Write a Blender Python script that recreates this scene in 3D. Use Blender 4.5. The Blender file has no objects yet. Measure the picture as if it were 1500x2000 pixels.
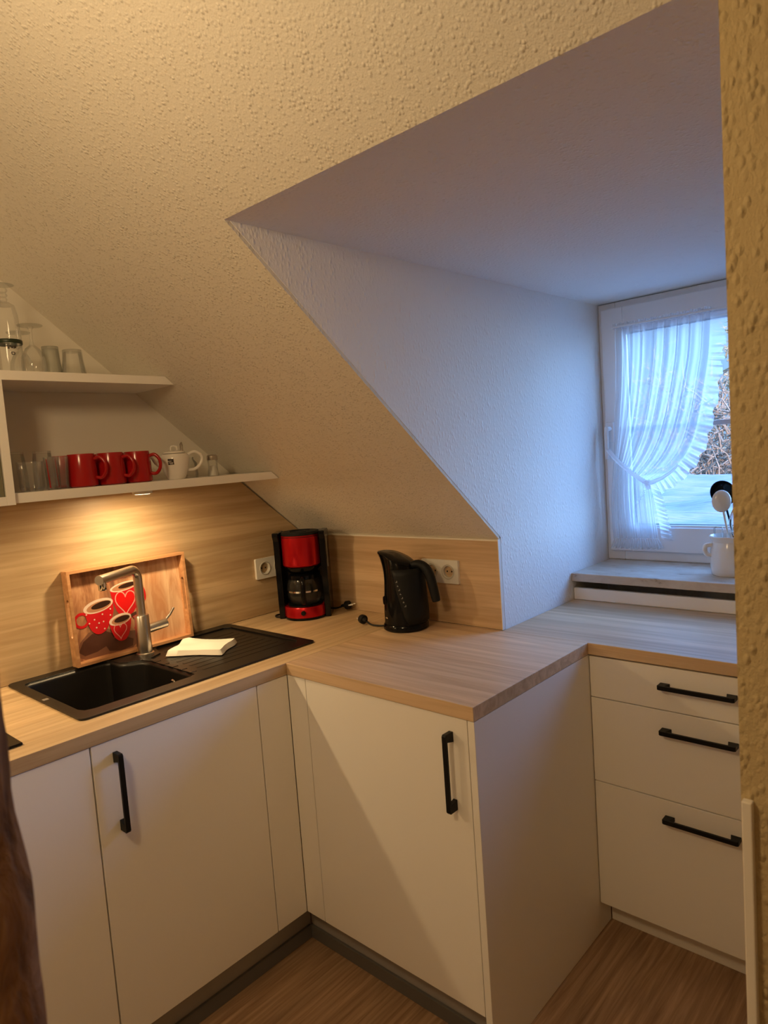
import bpy, bmesh, math, random
from mathutils import Vector, Matrix
C = bpy.context.scene.collection
PI = math.pi
random.seed(7)

# ------------------------------------------------------------------ camera
R_ = Vector((0.74066793, 0.66801675, -0.07186547))
U_ = Vector((-0.00394991, 0.11129069, 0.99378005))
F_ = Vector((-0.67185967, 0.73577715, -0.08506805))
cam = bpy.data.cameras.new('camera')
cam.sensor_fit = 'VERTICAL'; cam.sensor_height = 36.0; cam.sensor_width = 27.0
cam.lens = 1327.48 / 2000 * 36.0
cam.clip_start = 0.02; cam.clip_end = 300
cam.dof.use_dof = True; cam.dof.focus_distance = 2.4; cam.dof.aperture_fstop = 9.0
co = bpy.data.objects.new('camera', cam); C.objects.link(co)
m = Matrix.Identity(4)
for i in range(3):
    m[i][0] = R_[i]; m[i][1] = U_[i]; m[i][2] = -F_[i]
m.translation = Vector((2.17670695, -1.85691936, 1.51029314))
co.matrix_world = m
bpy.context.scene.camera = co

# ------------------------------------------------------------------ light and exposure
sc = bpy.context.scene
sc.view_settings.view_transform = 'Standard'; sc.view_settings.look = 'None'
sc.view_settings.gamma = 1.0; sc.view_settings.use_curve_mapping = False
sc.view_settings.exposure = 0.0
sc.render.engine = 'CYCLES'
sc.cycles.use_denoising = True
sc.cycles.max_bounces = 10; sc.cycles.diffuse_bounces = 6; sc.cycles.transparent_max_bounces = 24
sc.cycles.sample_clamp_indirect = 4.0
sc.cycles.caustics_reflective = False; sc.cycles.caustics_refractive = False
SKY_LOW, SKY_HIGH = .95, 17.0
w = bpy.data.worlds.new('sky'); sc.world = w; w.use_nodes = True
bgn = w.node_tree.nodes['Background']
tc = w.node_tree.nodes.new('ShaderNodeTexCoord'); sx = w.node_tree.nodes.new('ShaderNodeSeparateXYZ')
rp = w.node_tree.nodes.new('ShaderNodeValToRGB')
w.node_tree.links.new(tc.outputs['Generated'], sx.inputs[0]); w.node_tree.links.new(sx.outputs['Z'], rp.inputs[0])
w.node_tree.links.new(rp.outputs[0], bgn.inputs[0])
bs = w.node_tree.nodes.new('ShaderNodeVectorMath'); bs.operation = 'DOT_PRODUCT'; bs.inputs[1].default_value = (.9, 0, .45)   # sky boosted towards the sun and overhead, out of view, to light the room
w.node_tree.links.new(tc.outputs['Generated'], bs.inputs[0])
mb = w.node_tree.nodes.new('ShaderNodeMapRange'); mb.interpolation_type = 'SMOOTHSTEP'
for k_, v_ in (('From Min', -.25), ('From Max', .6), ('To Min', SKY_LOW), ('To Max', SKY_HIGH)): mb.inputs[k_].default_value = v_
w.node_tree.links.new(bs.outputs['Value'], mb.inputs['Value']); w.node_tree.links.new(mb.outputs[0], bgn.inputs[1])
rp.color_ramp.elements[0].position = 0.0; rp.color_ramp.elements[0].color = (0.34, 0.62, 1.0, 1)
rp.color_ramp.elements[1].position = 0.6; rp.color_ramp.elements[1].color = (0.17, 0.42, 1.0, 1)
WARM = (1.0, 0.70, 0.36)
SHELF_W, CAB_W, ROOM_W = 3.3, 4.3, 22.0

def light(name, kind, loc, power, col, parent=None, **kw):
    l = bpy.data.lights.new(name, kind); l.energy = power; l.color = col
    for k, v in kw.items(): setattr(l, k, v)
    o = bpy.data.objects.new(name, l); C.objects.link(o); o.location = loc
    if parent: o.parent = parent
    return o
sun = light('sun', 'SUN', (8, 3, 6), 13.0, (1.0, 0.66, 0.42), angle=0.01)
sun.rotation_euler = Vector((-1.0, 0.12, -0.11)).to_track_quat('-Z', 'Y').to_euler()
portal = light('window_portal', 'AREA', (1.42, 0.90, 1.53), 1.0, (1, 1, 1), shape='RECTANGLE', size=0.92, size_y=1.05)
portal.rotation_euler = (PI / 2, 0, PI) ; portal.rotation_euler = Vector((0, -1, 0)).to_track_quat('-Z', 'Z').to_euler()
portal.data.cycles.is_portal = True

# ------------------------------------------------------------------ materials
def mat(name, col=(.8, .8, .8), rough=.5, metal=0.0, **kw):
    mm = bpy.data.materials.new(name); mm.use_nodes = True
    b = mm.node_tree.nodes['Principled BSDF']
    b.inputs['Base Color'].default_value = (*col, 1); b.inputs['Roughness'].default_value = rough
    b.inputs['Metallic'].default_value = metal
    for k, v in kw.items(): b.inputs[k].default_value = v
    return mm
def nd(mm, t): return mm.node_tree.nodes.new('ShaderNode' + t)
def ln(mm, a, b): mm.node_tree.links.new(a, b)
def bsdf(mm): return mm.node_tree.nodes['Principled BSDF']
def coords(mm, scale, rot=(0, 0, 0)):
    t = nd(mm, 'TexCoord'); p = nd(mm, 'Mapping'); p.inputs['Scale'].default_value = scale; p.inputs['Rotation'].default_value = rot
    ln(mm, t.outputs['Object'], p.inputs[0]); return p.outputs[0]
def noise(mm, vec, scale, detail=3, rough=.5, dist=0):
    n = nd(mm, 'TexNoise'); n.inputs['Scale'].default_value = scale; n.inputs['Detail'].default_value = detail
    n.inputs['Roughness'].default_value = rough; n.inputs['Distortion'].default_value = dist
    ln(mm, vec, n.inputs['Vector']); return n.outputs['Fac']
def ramp(mm, fac, stops):
    r = nd(mm, 'ValToRGB'); e = r.color_ramp.elements
    while len(e) < len(stops): e.new(.5)
    for i, (p, c) in enumerate(stops):
        e[i].position = p; e[i].color = (*c, 1) if len(c) == 3 else c
    ln(mm, fac, r.inputs[0]); return r.outputs[0]
def bump(mm, h, strength, dist):
    b = nd(mm, 'Bump'); b.inputs['Strength'].default_value = strength; b.inputs['Distance'].default_value = dist
    ln(mm, h, b.inputs['Height']); ln(mm, b.outputs[0], bsdf(mm).inputs['Normal']); return b
def g(v): return (v, v, v)

def plaster(name, col, s=70, amp=.0035, seam=False, stretch=(1, 1, .62)):
    mm = mat(name, col, .92)
    v = coords(mm, stretch)
    vo = nd(mm, 'TexVoronoi'); vo.feature = 'F1'; vo.inputs['Scale'].default_value = s * 1.05
    vo.inputs['Randomness'].default_value = 1.0; ln(mm, v, vo.inputs['Vector'])
    dots = ramp(mm, vo.outputs['Distance'], [(.08, g(1)), (.26, g(.6)), (.52, g(0))])
    pick = ramp(mm, noise(mm, v, s * .42, 2, .5), [(.34, g(.15)), (.64, g(1))])      # not every grain stands out
    mu = nd(mm, 'Math'); mu.operation = 'MULTIPLY'; ln(mm, dots, mu.inputs[0]); ln(mm, pick, mu.inputs[1]); ra = mu.outputs[0]
    b = noise(mm, v, s * 3.2, 2, .6)
    ad = nd(mm, 'Math'); ad.operation = 'MULTIPLY_ADD'; ln(mm, b, ad.inputs[0]); ad.inputs[1].default_value = .5; ln(mm, ra, ad.inputs[2])
    h = ad.outputs[0]
    if seam:
        t = nd(mm, 'TexCoord'); s_ = nd(mm, 'SeparateXYZ'); ln(mm, t.outputs['Object'], s_.inputs[0])
        q = nd(mm, 'Math'); q.operation = 'SUBTRACT'; ln(mm, s_.outputs['Z'], q.inputs[0]); q.inputs[1].default_value = 2.019
        ab = nd(mm, 'Math'); ab.operation = 'ABSOLUTE'; ln(mm, q.outputs[0], ab.inputs[0])
        lt = nd(mm, 'Math'); lt.operation = 'LESS_THAN'; ln(mm, ab.outputs[0], lt.inputs[0]); lt.inputs[1].default_value = .0035
        su = nd(mm, 'Math'); su.operation = 'MULTIPLY_ADD'; ln(mm, lt.outputs[0], su.inputs[0]); su.inputs[1].default_value = -2.2; ln(mm, h, su.inputs[2])
        h = su.outputs[0]
    bump(mm, h, 1.0, amp)
    return mm

def wood(name, axis, dark, light_, rough=.45, fine=1.0, contrast=1.0):
    mm = mat(name, light_, rough)
    sc_ = [38 * fine] * 3; sc_['xyz'.index(axis)] = 1.6 * fine
    v = coords(mm, sc_)
    a = noise(mm, v, 1.0, 5, .6, .6)
    mid = tuple((x + y) / 2 for x, y in zip(dark, light_))
    r = ramp(mm, a, [(.5 - .14 / contrast, dark), (.5, mid), (.5 + .12 / contrast, light_)])
    v2 = coords(mm, [s / 7 for s in sc_]); b = noise(mm, v2, 1.0, 3, .5, .8)
    rb = ramp(mm, b, [(.35, g(.80)), (.65, g(1.08))])
    mx = nd(mm, 'Mix'); mx.data_type = 'RGBA'; mx.blend_type = 'MULTIPLY'; mx.inputs[0].default_value = 1
    ln(mm, r, mx.inputs[6]); ln(mm, rb, mx.inputs[7]); ln(mm, mx.outputs[2], bsdf(mm).inputs['Base Color'])
    bump(mm, a, .15, .001)
    return mm

def thin_glass(name, tint=(.985, .99, .985), edge=(.86, .88, .87), gl=.03, haze=0.0):
    mm = bpy.data.materials.new(name); mm.use_nodes = True; nt = mm.node_tree; nt.nodes.clear()
    out = nt.nodes.new('ShaderNodeOutputMaterial'); tr = nt.nodes.new('ShaderNodeBsdfTransparent'); gs = nt.nodes.new('ShaderNodeBsdfGlossy')
    mx = nt.nodes.new('ShaderNodeMixShader'); lw = nt.nodes.new('ShaderNodeLayerWeight'); lw.inputs[0].default_value = .35
    cr = nt.nodes.new('ShaderNodeValToRGB'); cr.color_ramp.elements[0].color = (*tint, 1); cr.color_ramp.elements[1].color = (*edge, 1)
    cr.color_ramp.elements[0].position = .3; gs.inputs['Roughness'].default_value = gl
    nt.links.new(lw.outputs['Facing'], cr.inputs[0]); nt.links.new(cr.outputs[0], tr.inputs[0])
    mp = nt.nodes.new('ShaderNodeMath'); mp.operation = 'MULTIPLY'; mp.inputs[1].default_value = .5
    nt.links.new(lw.outputs['Fresnel'], mp.inputs[0]); nt.links.new(mp.outputs[0], mx.inputs[0])
    nt.links.new(tr.outputs[0], mx.inputs[1]); nt.links.new(gs.outputs[0], mx.inputs[2]); nt.links.new(mx.outputs[0], out.inputs[0])
    df = nt.nodes.new('ShaderNodeBsdfDiffuse'); df.inputs[0].default_value = (.85, .85, .82, 1); m3 = nt.nodes.new('ShaderNodeMixShader'); m3.inputs[0].default_value = haze
    nt.links.new(mx.outputs[0], m3.inputs[1]); nt.links.new(df.outputs[0], m3.inputs[2]); nt.links.new(m3.outputs[0], out.inputs[0])
    return mm

def emis(name, col, s):
    mm = bpy.data.materials.new(name); mm.use_nodes = True
    b = bsdf(mm); b.inputs['Emission Color'].default_value = (*col, 1); b.inputs['Emission Strength'].default_value = s
    return mm

M = {}
M['slope'] = plaster('slope_plaster', (.79, .755, .68), 135, .0017, seam=True)
M['cheek'] = plaster('dormer_plaster', (.89, .88, .86), 95, .0016)
M['wall'] = plaster('wall_plaster', (.80, .77, .70), 62, .0024)
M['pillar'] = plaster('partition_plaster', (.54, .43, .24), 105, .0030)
M['smooth'] = mat('smooth_wall_paint', (.80, .77, .70), .85)
M['ochre'] = plaster('ochre_room_plaster', (.80, .73, .60), 92, .002)
M['white'] = mat('white_laminate', (.88, .86, .82), .42)
M['edge'] = mat('white_edge_band', (.82, .78, .71), .5)
M['pvc'] = mat('white_window_plastic', (.78, .80, .82), .3)
M['oak_x'] = wood('oak_laminate_along_x', 'x', (.56, .38, .22), (.75, .55, .35))  # same oak as along y, lightened to stand for window light on it
M['oak_y'] = wood('oak_laminate_along_y', 'y', (.50, .345, .19), (.66, .49, .29))
M['floor'] = wood('brown_vinyl_plank', 'y', (.23, .13, .07), (.46, .30, .18), .5, 1.9, .75)
M['plinth'] = mat('grey_plinth', (.36, .35, .34), .4)
M['seal'] = mat('dark_plinth_seal', (.13, .125, .12), .4)
M['black'] = mat('matt_black_metal', (.006, .006, .006), .45, **{'Specular IOR Level': .22})
M['gloss_black'] = mat('gloss_black_plastic', (.004, .004, .005), .12, **{'Specular IOR Level': .22})
M['dark_grey'] = mat('dark_grey_plastic', (.010, .011, .012), .5, **{'Specular IOR Level': .22})
M['rubber'] = mat('black_rubber_cord', (.012, .012, .012), .5, **{'Specular IOR Level': .22})
M['granite'] = mat('black_composite', (.006, .005, .0045), .38, **{'Specular IOR Level': .45})
M['steel'] = mat('brushed_steel', (.62, .58, .52), .28, 1.0)
M['nickel'] = mat('nickel_pins', (.80, .78, .72), .45, .6)
M['chrome'] = mat('polished_chrome', (.75, .74, .72), .12, 1.0)
M['red_metal'] = mat('metallic_red', (.52, .006, .012), .25, .55)
M['red_glaze'] = mat('red_ceramic_glaze', (.36, .006, .007), .18)
M['white_glaze'] = mat('white_ceramic_glaze', (.80, .78, .74), .16)
M['socket'] = mat('white_socket_plastic', (.82, .80, .74), .3)
M['socket_in'] = mat('socket_well_plastic', (.60, .57, .50), .35)
M['dark_hole'] = mat('dark_opening', (.015, .012, .010), .8)
M['glass'] = thin_glass('clear_glass', haze=.045)  # a little white diffuse mixed in, standing for pale reflections on the glass
M['carafe'] = thin_glass('carafe_clear_glass', haze=.012)
M['pane'] = thin_glass('window_glass', (.97, .98, 1.0), (.8, .85, .9), .0)
M['pane'].node_tree.nodes['Math'].inputs[1].default_value = .35
M['salt'] = mat('white_salt', (.85, .83, .78), .9)
M['cloth'] = mat('white_cotton', (.86, .83, .76), .95)
M['tray_wood'] = wood('tray_wood', 'x', (.55, .27, .12), (.72, .40, .20), .45, 1.2)
M['post'] = mat('rough_dark_timber', (.10, .05, .025), .85)
v = coords(M['post'], (1, 1, .35)); a = noise(M['post'], v, 38, 5, .65, .8)
ln(M['post'], ramp(M['post'], a, [(.3, (.12, .055, .025)), (.5, (.34, .18, .09)), (.75, (.62, .40, .23))]), bsdf(M['post']).inputs['Base Color'])
bump(M['post'], a, 1, .012)
M['sill'] = mat('beige_limestone', (.56, .47, .38), .25)
v = coords(M['sill'], (1, 2.4, 2.4)); a = noise(M['sill'], v, 9, 6, .7, .5)
ln(M['sill'], ramp(M['sill'], a, [(.30, (.26, .20, .15)), (.40, (.50, .42, .34)), (.7, (.62, .54, .45))]), bsdf(M['sill']).inputs['Base Color'])
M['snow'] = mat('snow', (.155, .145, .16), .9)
v = coords(M['snow'], (.25, 1.6, 1)); a = noise(M['snow'], v, 2.2, 4, .6); bump(M['snow'], a, .8, .25)
M['twig'] = mat('bare_twig_bark', (.17, .12, .08), .9)
M['twig2'] = mat('dry_russet_leaves', (.27, .18, .09), .9)
M['render'] = mat('house_render', (.6, .58, .54), .9)
# steel brushed look
v = coords(M['steel'], (60, 60, 400)); a = noise(M['steel'], v, 1, 2); bump(M['steel'], a, .05, .001)
# sheer curtain
def sheer(name, alpha, col):
    mm = bpy.data.materials.new(name); mm.use_nodes = True; nt = mm.node_tree; nt.nodes.clear()
    out = nt.nodes.new('ShaderNodeOutputMaterial'); tr = nt.nodes.new('ShaderNodeBsdfTransparent')
    df = nt.nodes.new('ShaderNodeBsdfDiffuse'); tl = nt.nodes.new('ShaderNodeBsdfTranslucent')
    df.inputs[0].default_value = (*col, 1); tl.inputs[0].default_value = (*col, 1)
    m1 = nt.nodes.new('ShaderNodeMixShader'); m1.inputs[0].default_value = .75
    nt.links.new(df.outputs[0], m1.inputs[1]); nt.links.new(tl.outputs[0], m1.inputs[2])
    lw = nt.nodes.new('ShaderNodeLayerWeight'); lw.inputs[0].default_value = .45
    mr = nt.nodes.new('ShaderNodeMapRange'); mr.inputs['To Min'].default_value = alpha; mr.inputs['To Max'].default_value = min(1, alpha + .45)
    nt.links.new(lw.outputs['Facing'], mr.inputs['Value'])
    m2 = nt.nodes.new('ShaderNodeMixShader'); nt.links.new(mr.outputs[0], m2.inputs[0])
    nt.links.new(tr.outputs[0], m2.inputs[1]); nt.links.new(m1.outputs[0], m2.inputs[2]); nt.links.new(m2.outputs[0], out.inputs[0])
    return mm
M['sheer'] = sheer('sheer_white_voile', .46, (.84, .86, .88))
M['frill'] = sheer('gathered_voile_frill', .52, (.86, .88, .90))
M['band'] = sheer('voile_tie_band', .85, (.93, .93, .95))
M['frost'] = thin_glass('frosted_glass', (.72, .72, .66), (.5, .5, .45), .3)

# ------------------------------------------------------------------ mesh helpers
def new(): return bmesh.new()
def box(bm, a, b, mi=0):
    (x0, y0, z0), (x1, y1, z1) = a, b
    vs = [bm.verts.new(p) for p in ((x0, y0, z0), (x1, y0, z0), (x1, y1, z0), (x0, y1, z0), (x0, y0, z1), (x1, y0, z1), (x1, y1, z1), (x0, y1, z1))]
    fs = [(0, 3, 2, 1), (4, 5, 6, 7), (0, 1, 5, 4), (1, 2, 6, 5), (2, 3, 7, 6), (3, 0, 4, 7)]
    for f in fs: bm.faces.new([vs[i] for i in f]).material_index = mi
    return vs
def prism(bm, outline, a, b, axis='z', mi=0):
    """outline: 2D points; extruded along axis from a to b."""
    def P(p, h):
        return {'z': (p[0], p[1], h), 'x': (h, p[0], p[1]), 'y': (p[0], h, p[1])}[axis]
    lo = [bm.verts.new(P(p, a)) for p in outline]; hi = [bm.verts.new(P(p, b)) for p in outline]
    n = len(outline)
    bm.faces.new(lo[::-1]).material_index = mi; bm.faces.new(hi).material_index = mi
    for i in range(n): bm.faces.new((lo[i], lo[(i + 1) % n], hi[(i + 1) % n], hi[i])).material_index = mi
def slab_hole(bm, outer, holes, z0, z1):
    for z in (z0, z1):
        es = []
        for lp in [outer] + holes:
            vs = [bm.verts.new((p[0], p[1], z)) for p in lp]
            es += [bm.edges.new((vs[i], vs[(i + 1) % len(vs)])) for i in range(len(vs))]
        bmesh.ops.triangle_fill(bm, use_beauty=True, use_dissolve=False, edges=es)
    for lp in [outer] + holes:
        n = len(lp)
        for i in range(n):
            p, q = lp[i], lp[(i + 1) % n]
            bm.faces.new([bm.verts.new(c) for c in ((p[0], p[1], z0), (q[0], q[1], z0), (q[0], q[1], z1), (p[0], p[1], z1))])
    bmesh.ops.remove_doubles(bm, verts=bm.verts, dist=1e-5)
def lathe(bm, prof, c=(0, 0, 0), n=32, sx=1, sy=1, mi=0, close=True):
    rings = []
    for r, z in prof:
        if r < 1e-6: rings.append([bm.verts.new((c[0], c[1], c[2] + z))])
        else: rings.append([bm.verts.new((c[0] + sx * r * math.cos(2 * PI * k / n), c[1] + sy * r * math.sin(2 * PI * k / n), c[2] + z)) for k in range(n)])
    for A, B in zip(rings, rings[1:]):
        for k in range(n):
            a0, a1 = A[k % len(A)], A[(k + 1) % len(A)]; b0, b1 = B[k % len(B)], B[(k + 1) % len(B)]
            f = []
            for v_ in (a0, a1, b1, b0):
                if v_ not in f: f.append(v_)
            if len(f) > 2:
                try: bm.faces.new(f).material_index = mi
                except ValueError: pass
    return rings
def tube(bm, pts, r, n=10, mi=0, caps=True, sq=1.0):
    pts = [Vector(p) for p in pts]; rr = r if isinstance(r, (list, tuple)) else [r] * len(pts)
    rings = []; up = None
    for i, p in enumerate(pts):
        d = (pts[min(i + 1, len(pts) - 1)] - pts[max(i - 1, 0)]).normalized()
        if up is None:
            up = Vector((0, 0, 1)) if abs(d.z) < .9 else Vector((1, 0, 0))
        s = d.cross(up).normalized(); up = s.cross(d).normalized()
        rings.append([bm.verts.new(p + rr[i] * (s * math.cos(2 * PI * k / n) + up * sq * math.sin(2 * PI * k / n))) for k in range(n)])
    for A, B in zip(rings, rings[1:]):
        for k in range(n): bm.faces.new((A[k], A[(k + 1) % n], B[(k + 1) % n], B[k])).material_index = mi
    if caps: bm.faces.new(rings[0][::-1]).material_index = mi; bm.faces.new(rings[-1]).material_index = mi
def curve(pts, n=8):
    """Catmull-Rom through points"""
    P = [Vector(p) for p in pts]; P = [P[0] * 2 - P[1]] + P + [P[-1] * 2 - P[-2]]; out = []
    for i in range(1, len(P) - 2):
        for k in range(n):
            t = k / n; a, b, c, d = P[i - 1], P[i], P[i + 1], P[i + 2]
            out.append(.5 * ((2 * b) + (c - a) * t + (2 * a - 5 * b + 4 * c - d) * t * t + (3 * b - a - 3 * c + d) * t ** 3))
    out.append(P[-2]); return out
def obj(name, bm, mats, parent=None, smooth=False, bev=0, seg=2, loc=(0, 0, 0), rot=(0, 0, 0), sub=0, flat_angle=None):
    bmesh.ops.recalc_face_normals(bm, faces=bm.faces)
    me = bpy.data.meshes.new(name); bm.to_mesh(me); bm.free()
    for mm in (mats if isinstance(mats, (list, tuple)) else [mats]): me.materials.append(M[mm] if isinstance(mm, str) else mm)
    o = bpy.data.objects.new(name, me); C.objects.link(o); o.location = loc; o.rotation_euler = rot
    if parent: o.parent = parent
    if smooth:
        me.polygons.foreach_set('use_smooth', [True] * len(me.polygons))
        try: me.set_sharp_from_angle(angle=math.radians(flat_angle or 40))
        except Exception: pass
    if bev:
        b = o.modifiers.new('bevel', 'BEVEL'); b.width = bev; b.segments = seg; b.limit_method = 'ANGLE'; b.angle_limit = math.radians(35)
    if sub:
        s = o.modifiers.new('sub', 'SUBSURF'); s.levels = sub; s.render_levels = sub
    return o
def boxo(name, a, b, mm, parent=None, bev=0, **kw):
    bm = new(); box(bm, a, b); return obj(name, bm, mm, parent, bev=bev, **kw)
def tag(o, label, cat, group=None):
    o['label'] = label; o['category'] = cat
    if group: o['group'] = group
    return o
def thing(name, label, cat, loc=(0, 0, 0), rot=(0, 0, 0), group=None):
    o = bpy.data.objects.new(name, None); C.objects.link(o); o.location = loc
    o.rotation_euler = rot if not isinstance(rot, (int, float)) else (0, 0, rot); o.empty_display_size = .05
    return tag(o, label, cat, group)
def struct(o): o['kind'] = 'structure'; return o
def dup(root, loc, rotz, label, group=None):
    r = root.copy(); C.objects.link(r); r.location = loc; r.rotation_euler = (0, 0, rotz); r['label'] = label
    if group: r['group'] = group
    for ch in list(root.children):
        c_ = ch.copy(); C.objects.link(c_); c_.parent = r
        for gch in list(ch.children):
            d_ = gch.copy(); C.objects.link(d_); d_.parent = c_
    return r

# ------------------------------------------------------------------ measures (metres)
H, T = .911, .035            # worktop top, thickness
HS, TAN = 1.2077, .836       # knee wall height, roof slope
ZC = 2.019; YC = -(ZC - HS) / TAN     # where the dormer ceiling meets the slope
XD, XR = .978, 1.945         # dormer cheeks
YW = .807                    # inner face of the window
ZS = 1.0138                  # window sill top
YTOP = -1.486; ZTOP = HS - YTOP * TAN # flat ceiling height
XE, YP = 1.273, -.6114       # peninsula outer corner
XROOM, YROOM = 3.5, -3.9

# ------------------------------------------------------------------ room shell
struct(boxo('floor', (-.1, YROOM, -.1), (XROOM, .85, 0), 'floor'))
def slopepoly(bm, x0, x1, y0, y1, th=.12):
    z = lambda y: HS - y * TAN
    nrm = Vector((0, TAN, 1)).normalized() * th
    vs = []
    for (x, y) in ((x0, y0), (x1, y0), (x1, y1), (x0, y1)):
        vs.append(Vector((x, y, z(y))))
    lo = [bm.verts.new(p) for p in vs]; hi = [bm.verts.new(p + nrm) for p in vs]
    bm.faces.new(lo); bm.faces.new(hi[::-1])
    for i in range(4): bm.faces.new((lo[i], lo[(i + 1) % 4], hi[(i + 1) % 4], hi[i]))
bm = new(); slopepoly(bm, 0, XD - .001, 0, YTOP); slopepoly(bm, XD - .001, XR + .002, YC, YTOP); slopepoly(bm, XR + .002, XROOM, 0, YTOP)
struct(obj('ceiling_slope', bm, 'slope'))
struct(boxo('ceiling', (0, YROOM, ZTOP), (XROOM, YTOP + .03, ZTOP + .12), 'slope'))
bm = new(); prism(bm, [(YROOM, 0), (0, 0), (0, HS), (YTOP, ZTOP), (YROOM, ZTOP)], -.12, 0, 'x'); struct(obj('wall_left', bm, 'smooth'))
struct(boxo('wall_back', (0, 0, 0), (XD - .001, .12, HS + .03), 'wall'))
struct(boxo('wall_front', (0, YROOM - .1, 0), (XROOM, YROOM, ZTOP), 'ochre'))
struct(boxo('wall_right', (XROOM, YROOM, 0), (XROOM + .1, .1, ZTOP + .1), 'ochre'))
struct(boxo('wall_back_right', (2.88, 0, 0), (XROOM, .12, HS + .03), 'wall'))
# dormer: left cheek, right cheek, ceiling, wall under and around the window
bm = new(); prism(bm, [(0.0, 0), (YW + .12, 0), (YW + .12, 2.06), (YC + .03, ZC + .022), (YC + .006, ZC + .007), (.006, HS + .007)], XD - .13, XD, 'x')
struct(obj('wall_dormer_left', bm, 'cheek'))
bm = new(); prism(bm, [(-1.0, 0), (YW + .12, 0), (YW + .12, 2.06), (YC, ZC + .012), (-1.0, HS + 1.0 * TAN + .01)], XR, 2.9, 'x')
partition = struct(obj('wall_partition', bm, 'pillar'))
# upper part of the partition runs on towards the camera up to the slope
bm = new(); prism(bm, [(YC, ZC), (YW + .12, 2.038 + .003), (YW + .12, 2.2), (YC + .1, ZC + .17)], XD - .13, XR + .1, 'x')
struct(obj('ceiling_dormer', bm, 'cheek'))
struct(boxo('wall_under_window', (XD - .1, YW - .02, 0), (XR + .1, YW + .12, ZS - .034), 'cheek'))
# corner board on the partition edge
struct(boxo('trim_1', (1.9475, -1.010, 0), (1.9590, -.955, 1.0655), 'edge', bev=.0015))
# thin filler line between knee wall panel and slope
# window
win = bpy.data.objects.new('window_1', None); C.objects.link(win); win.location = (XD, YW, ZS); struct(win)
def lo(p): return (p[0] - XD, p[1] - YW, p[2] - ZS)
def wbox(name, a, b, mm, parent=win, bev=.002): return boxo(name, lo(a), lo(b), mm, parent, bev)
def frame(name, x0, x1, z0, z1, wd, y0, y1, mm='pvc', parent=win, bev=.004):
    bm = new()
    for a_, b_ in (((x0, y0, z0), (x0 + wd[0], y1, z1)), ((x1 - wd[1], y0, z0), (x1, y1, z1)),
                   ((x0 + wd[0], y0, z0), (x1 - wd[1], y1, z0 + wd[2])), ((x0 + wd[0], y0, z1 - wd[3]), (x1 - wd[1], y1, z1))):
        box(bm, lo(a_), lo(b_))
    return obj(name, bm, mm, parent, bev=bev)
frame('window_frame', XD + .001, XR - .001, ZS, 2.037, (.07, .07, .07, .07), YW, YW + .07)
sash = frame('sash', XD + .0205, XR - .02, 1.0528, 2.0122, (.0875, .087, .097, .092), YW - .022, YW + .05)
frame('glazing_bead', XD + .104, XR - .104, 1.146, 1.924, (.012, .012, .012, .012), YW - .012, YW + .02, 'pvc', sash, .002)
frame('seal', XD + .114, XR - .114, 1.154, 1.914, (.005, .005, .005, .005), YW + .005, YW + .024, 'black', sash, 0)
wbox('pane', (XD + .105, YW + .016, 1.148), (XR - .105, YW + .02, 1.922), 'pane', sash, 0)
wbox('muntin', (XD + .108, YW + .024, 1.528), (XR - .108, YW + .036, 1.546), 'pvc', sash, .001)
bm = new(); box(bm, lo((1.006, YW - .034, 1.490)), lo((1.038, YW - .0225, 1.570))); hb = obj('handle_plate', bm, 'pvc', sash, bev=.003)
bm = new(); tube(bm, [lo((1.022, YW - .03, 1.545)), lo((1.022, YW - .068, 1.545))], .009, 12)
tube(bm, [lo((1.022, YW - .062, 1.552)), lo((1.022, YW - .066, 1.52)), lo((1.021, YW - .066, 1.425))], [.009, .011, .009], 12, sq=.75)
obj('window_handle', bm, 'pvc', sash, smooth=True, bev=.002)
bm = new(); box(bm, lo((XD + .001, .4736, ZS - .032)), lo((XR - .001, YW + .065, ZS - .0005))); obj('window_sill', bm, 'sill', win, bev=.003)

# white board and dark slot behind the dormer worktop
tag(boxo('upstand_board', (XD + .003, .486, H + .0005), (XR - .003, .502, .955), 'white', bev=.001), 'white upstand board along the back of the worktop below the window sill', 'board')

# ------------------------------------------------------------------ wood panels and worktops
YL = -2.3
bm = new(); prism(bm, [(YL, H + .001), (-.001, H + .001), (-.001, HS - .004), (-(1.447 - HS) / TAN + .005 - .014, 1.445), (YL, 1.445)], .0005, .015, 'x')
tag(obj('backsplash_panel', bm, 'oak_y'), 'oak-look backsplash panel behind the sink, cut off slanting under the roof slope', 'wall panel')
bm = new(); box(bm, (.016, -.0125, H + .001), (XD, -.0005, HS - .004)); p_ = obj('backsplash_panel', bm, 'oak_x')
tag(p_, 'low oak-look backsplash panel behind the black kettle', 'wall panel')
bm = new(); box(bm, (.016, -.0135, HS - .004), (XD + .001, .0, HS + .0015)); box(bm, (XD - .001, -.0135, H + .001), (XD + .0012, -.0002, HS - .004))
e_ = obj('edge_strip', bm, 'edge', p_); e_['label'] = 'pale edge strip'

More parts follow.
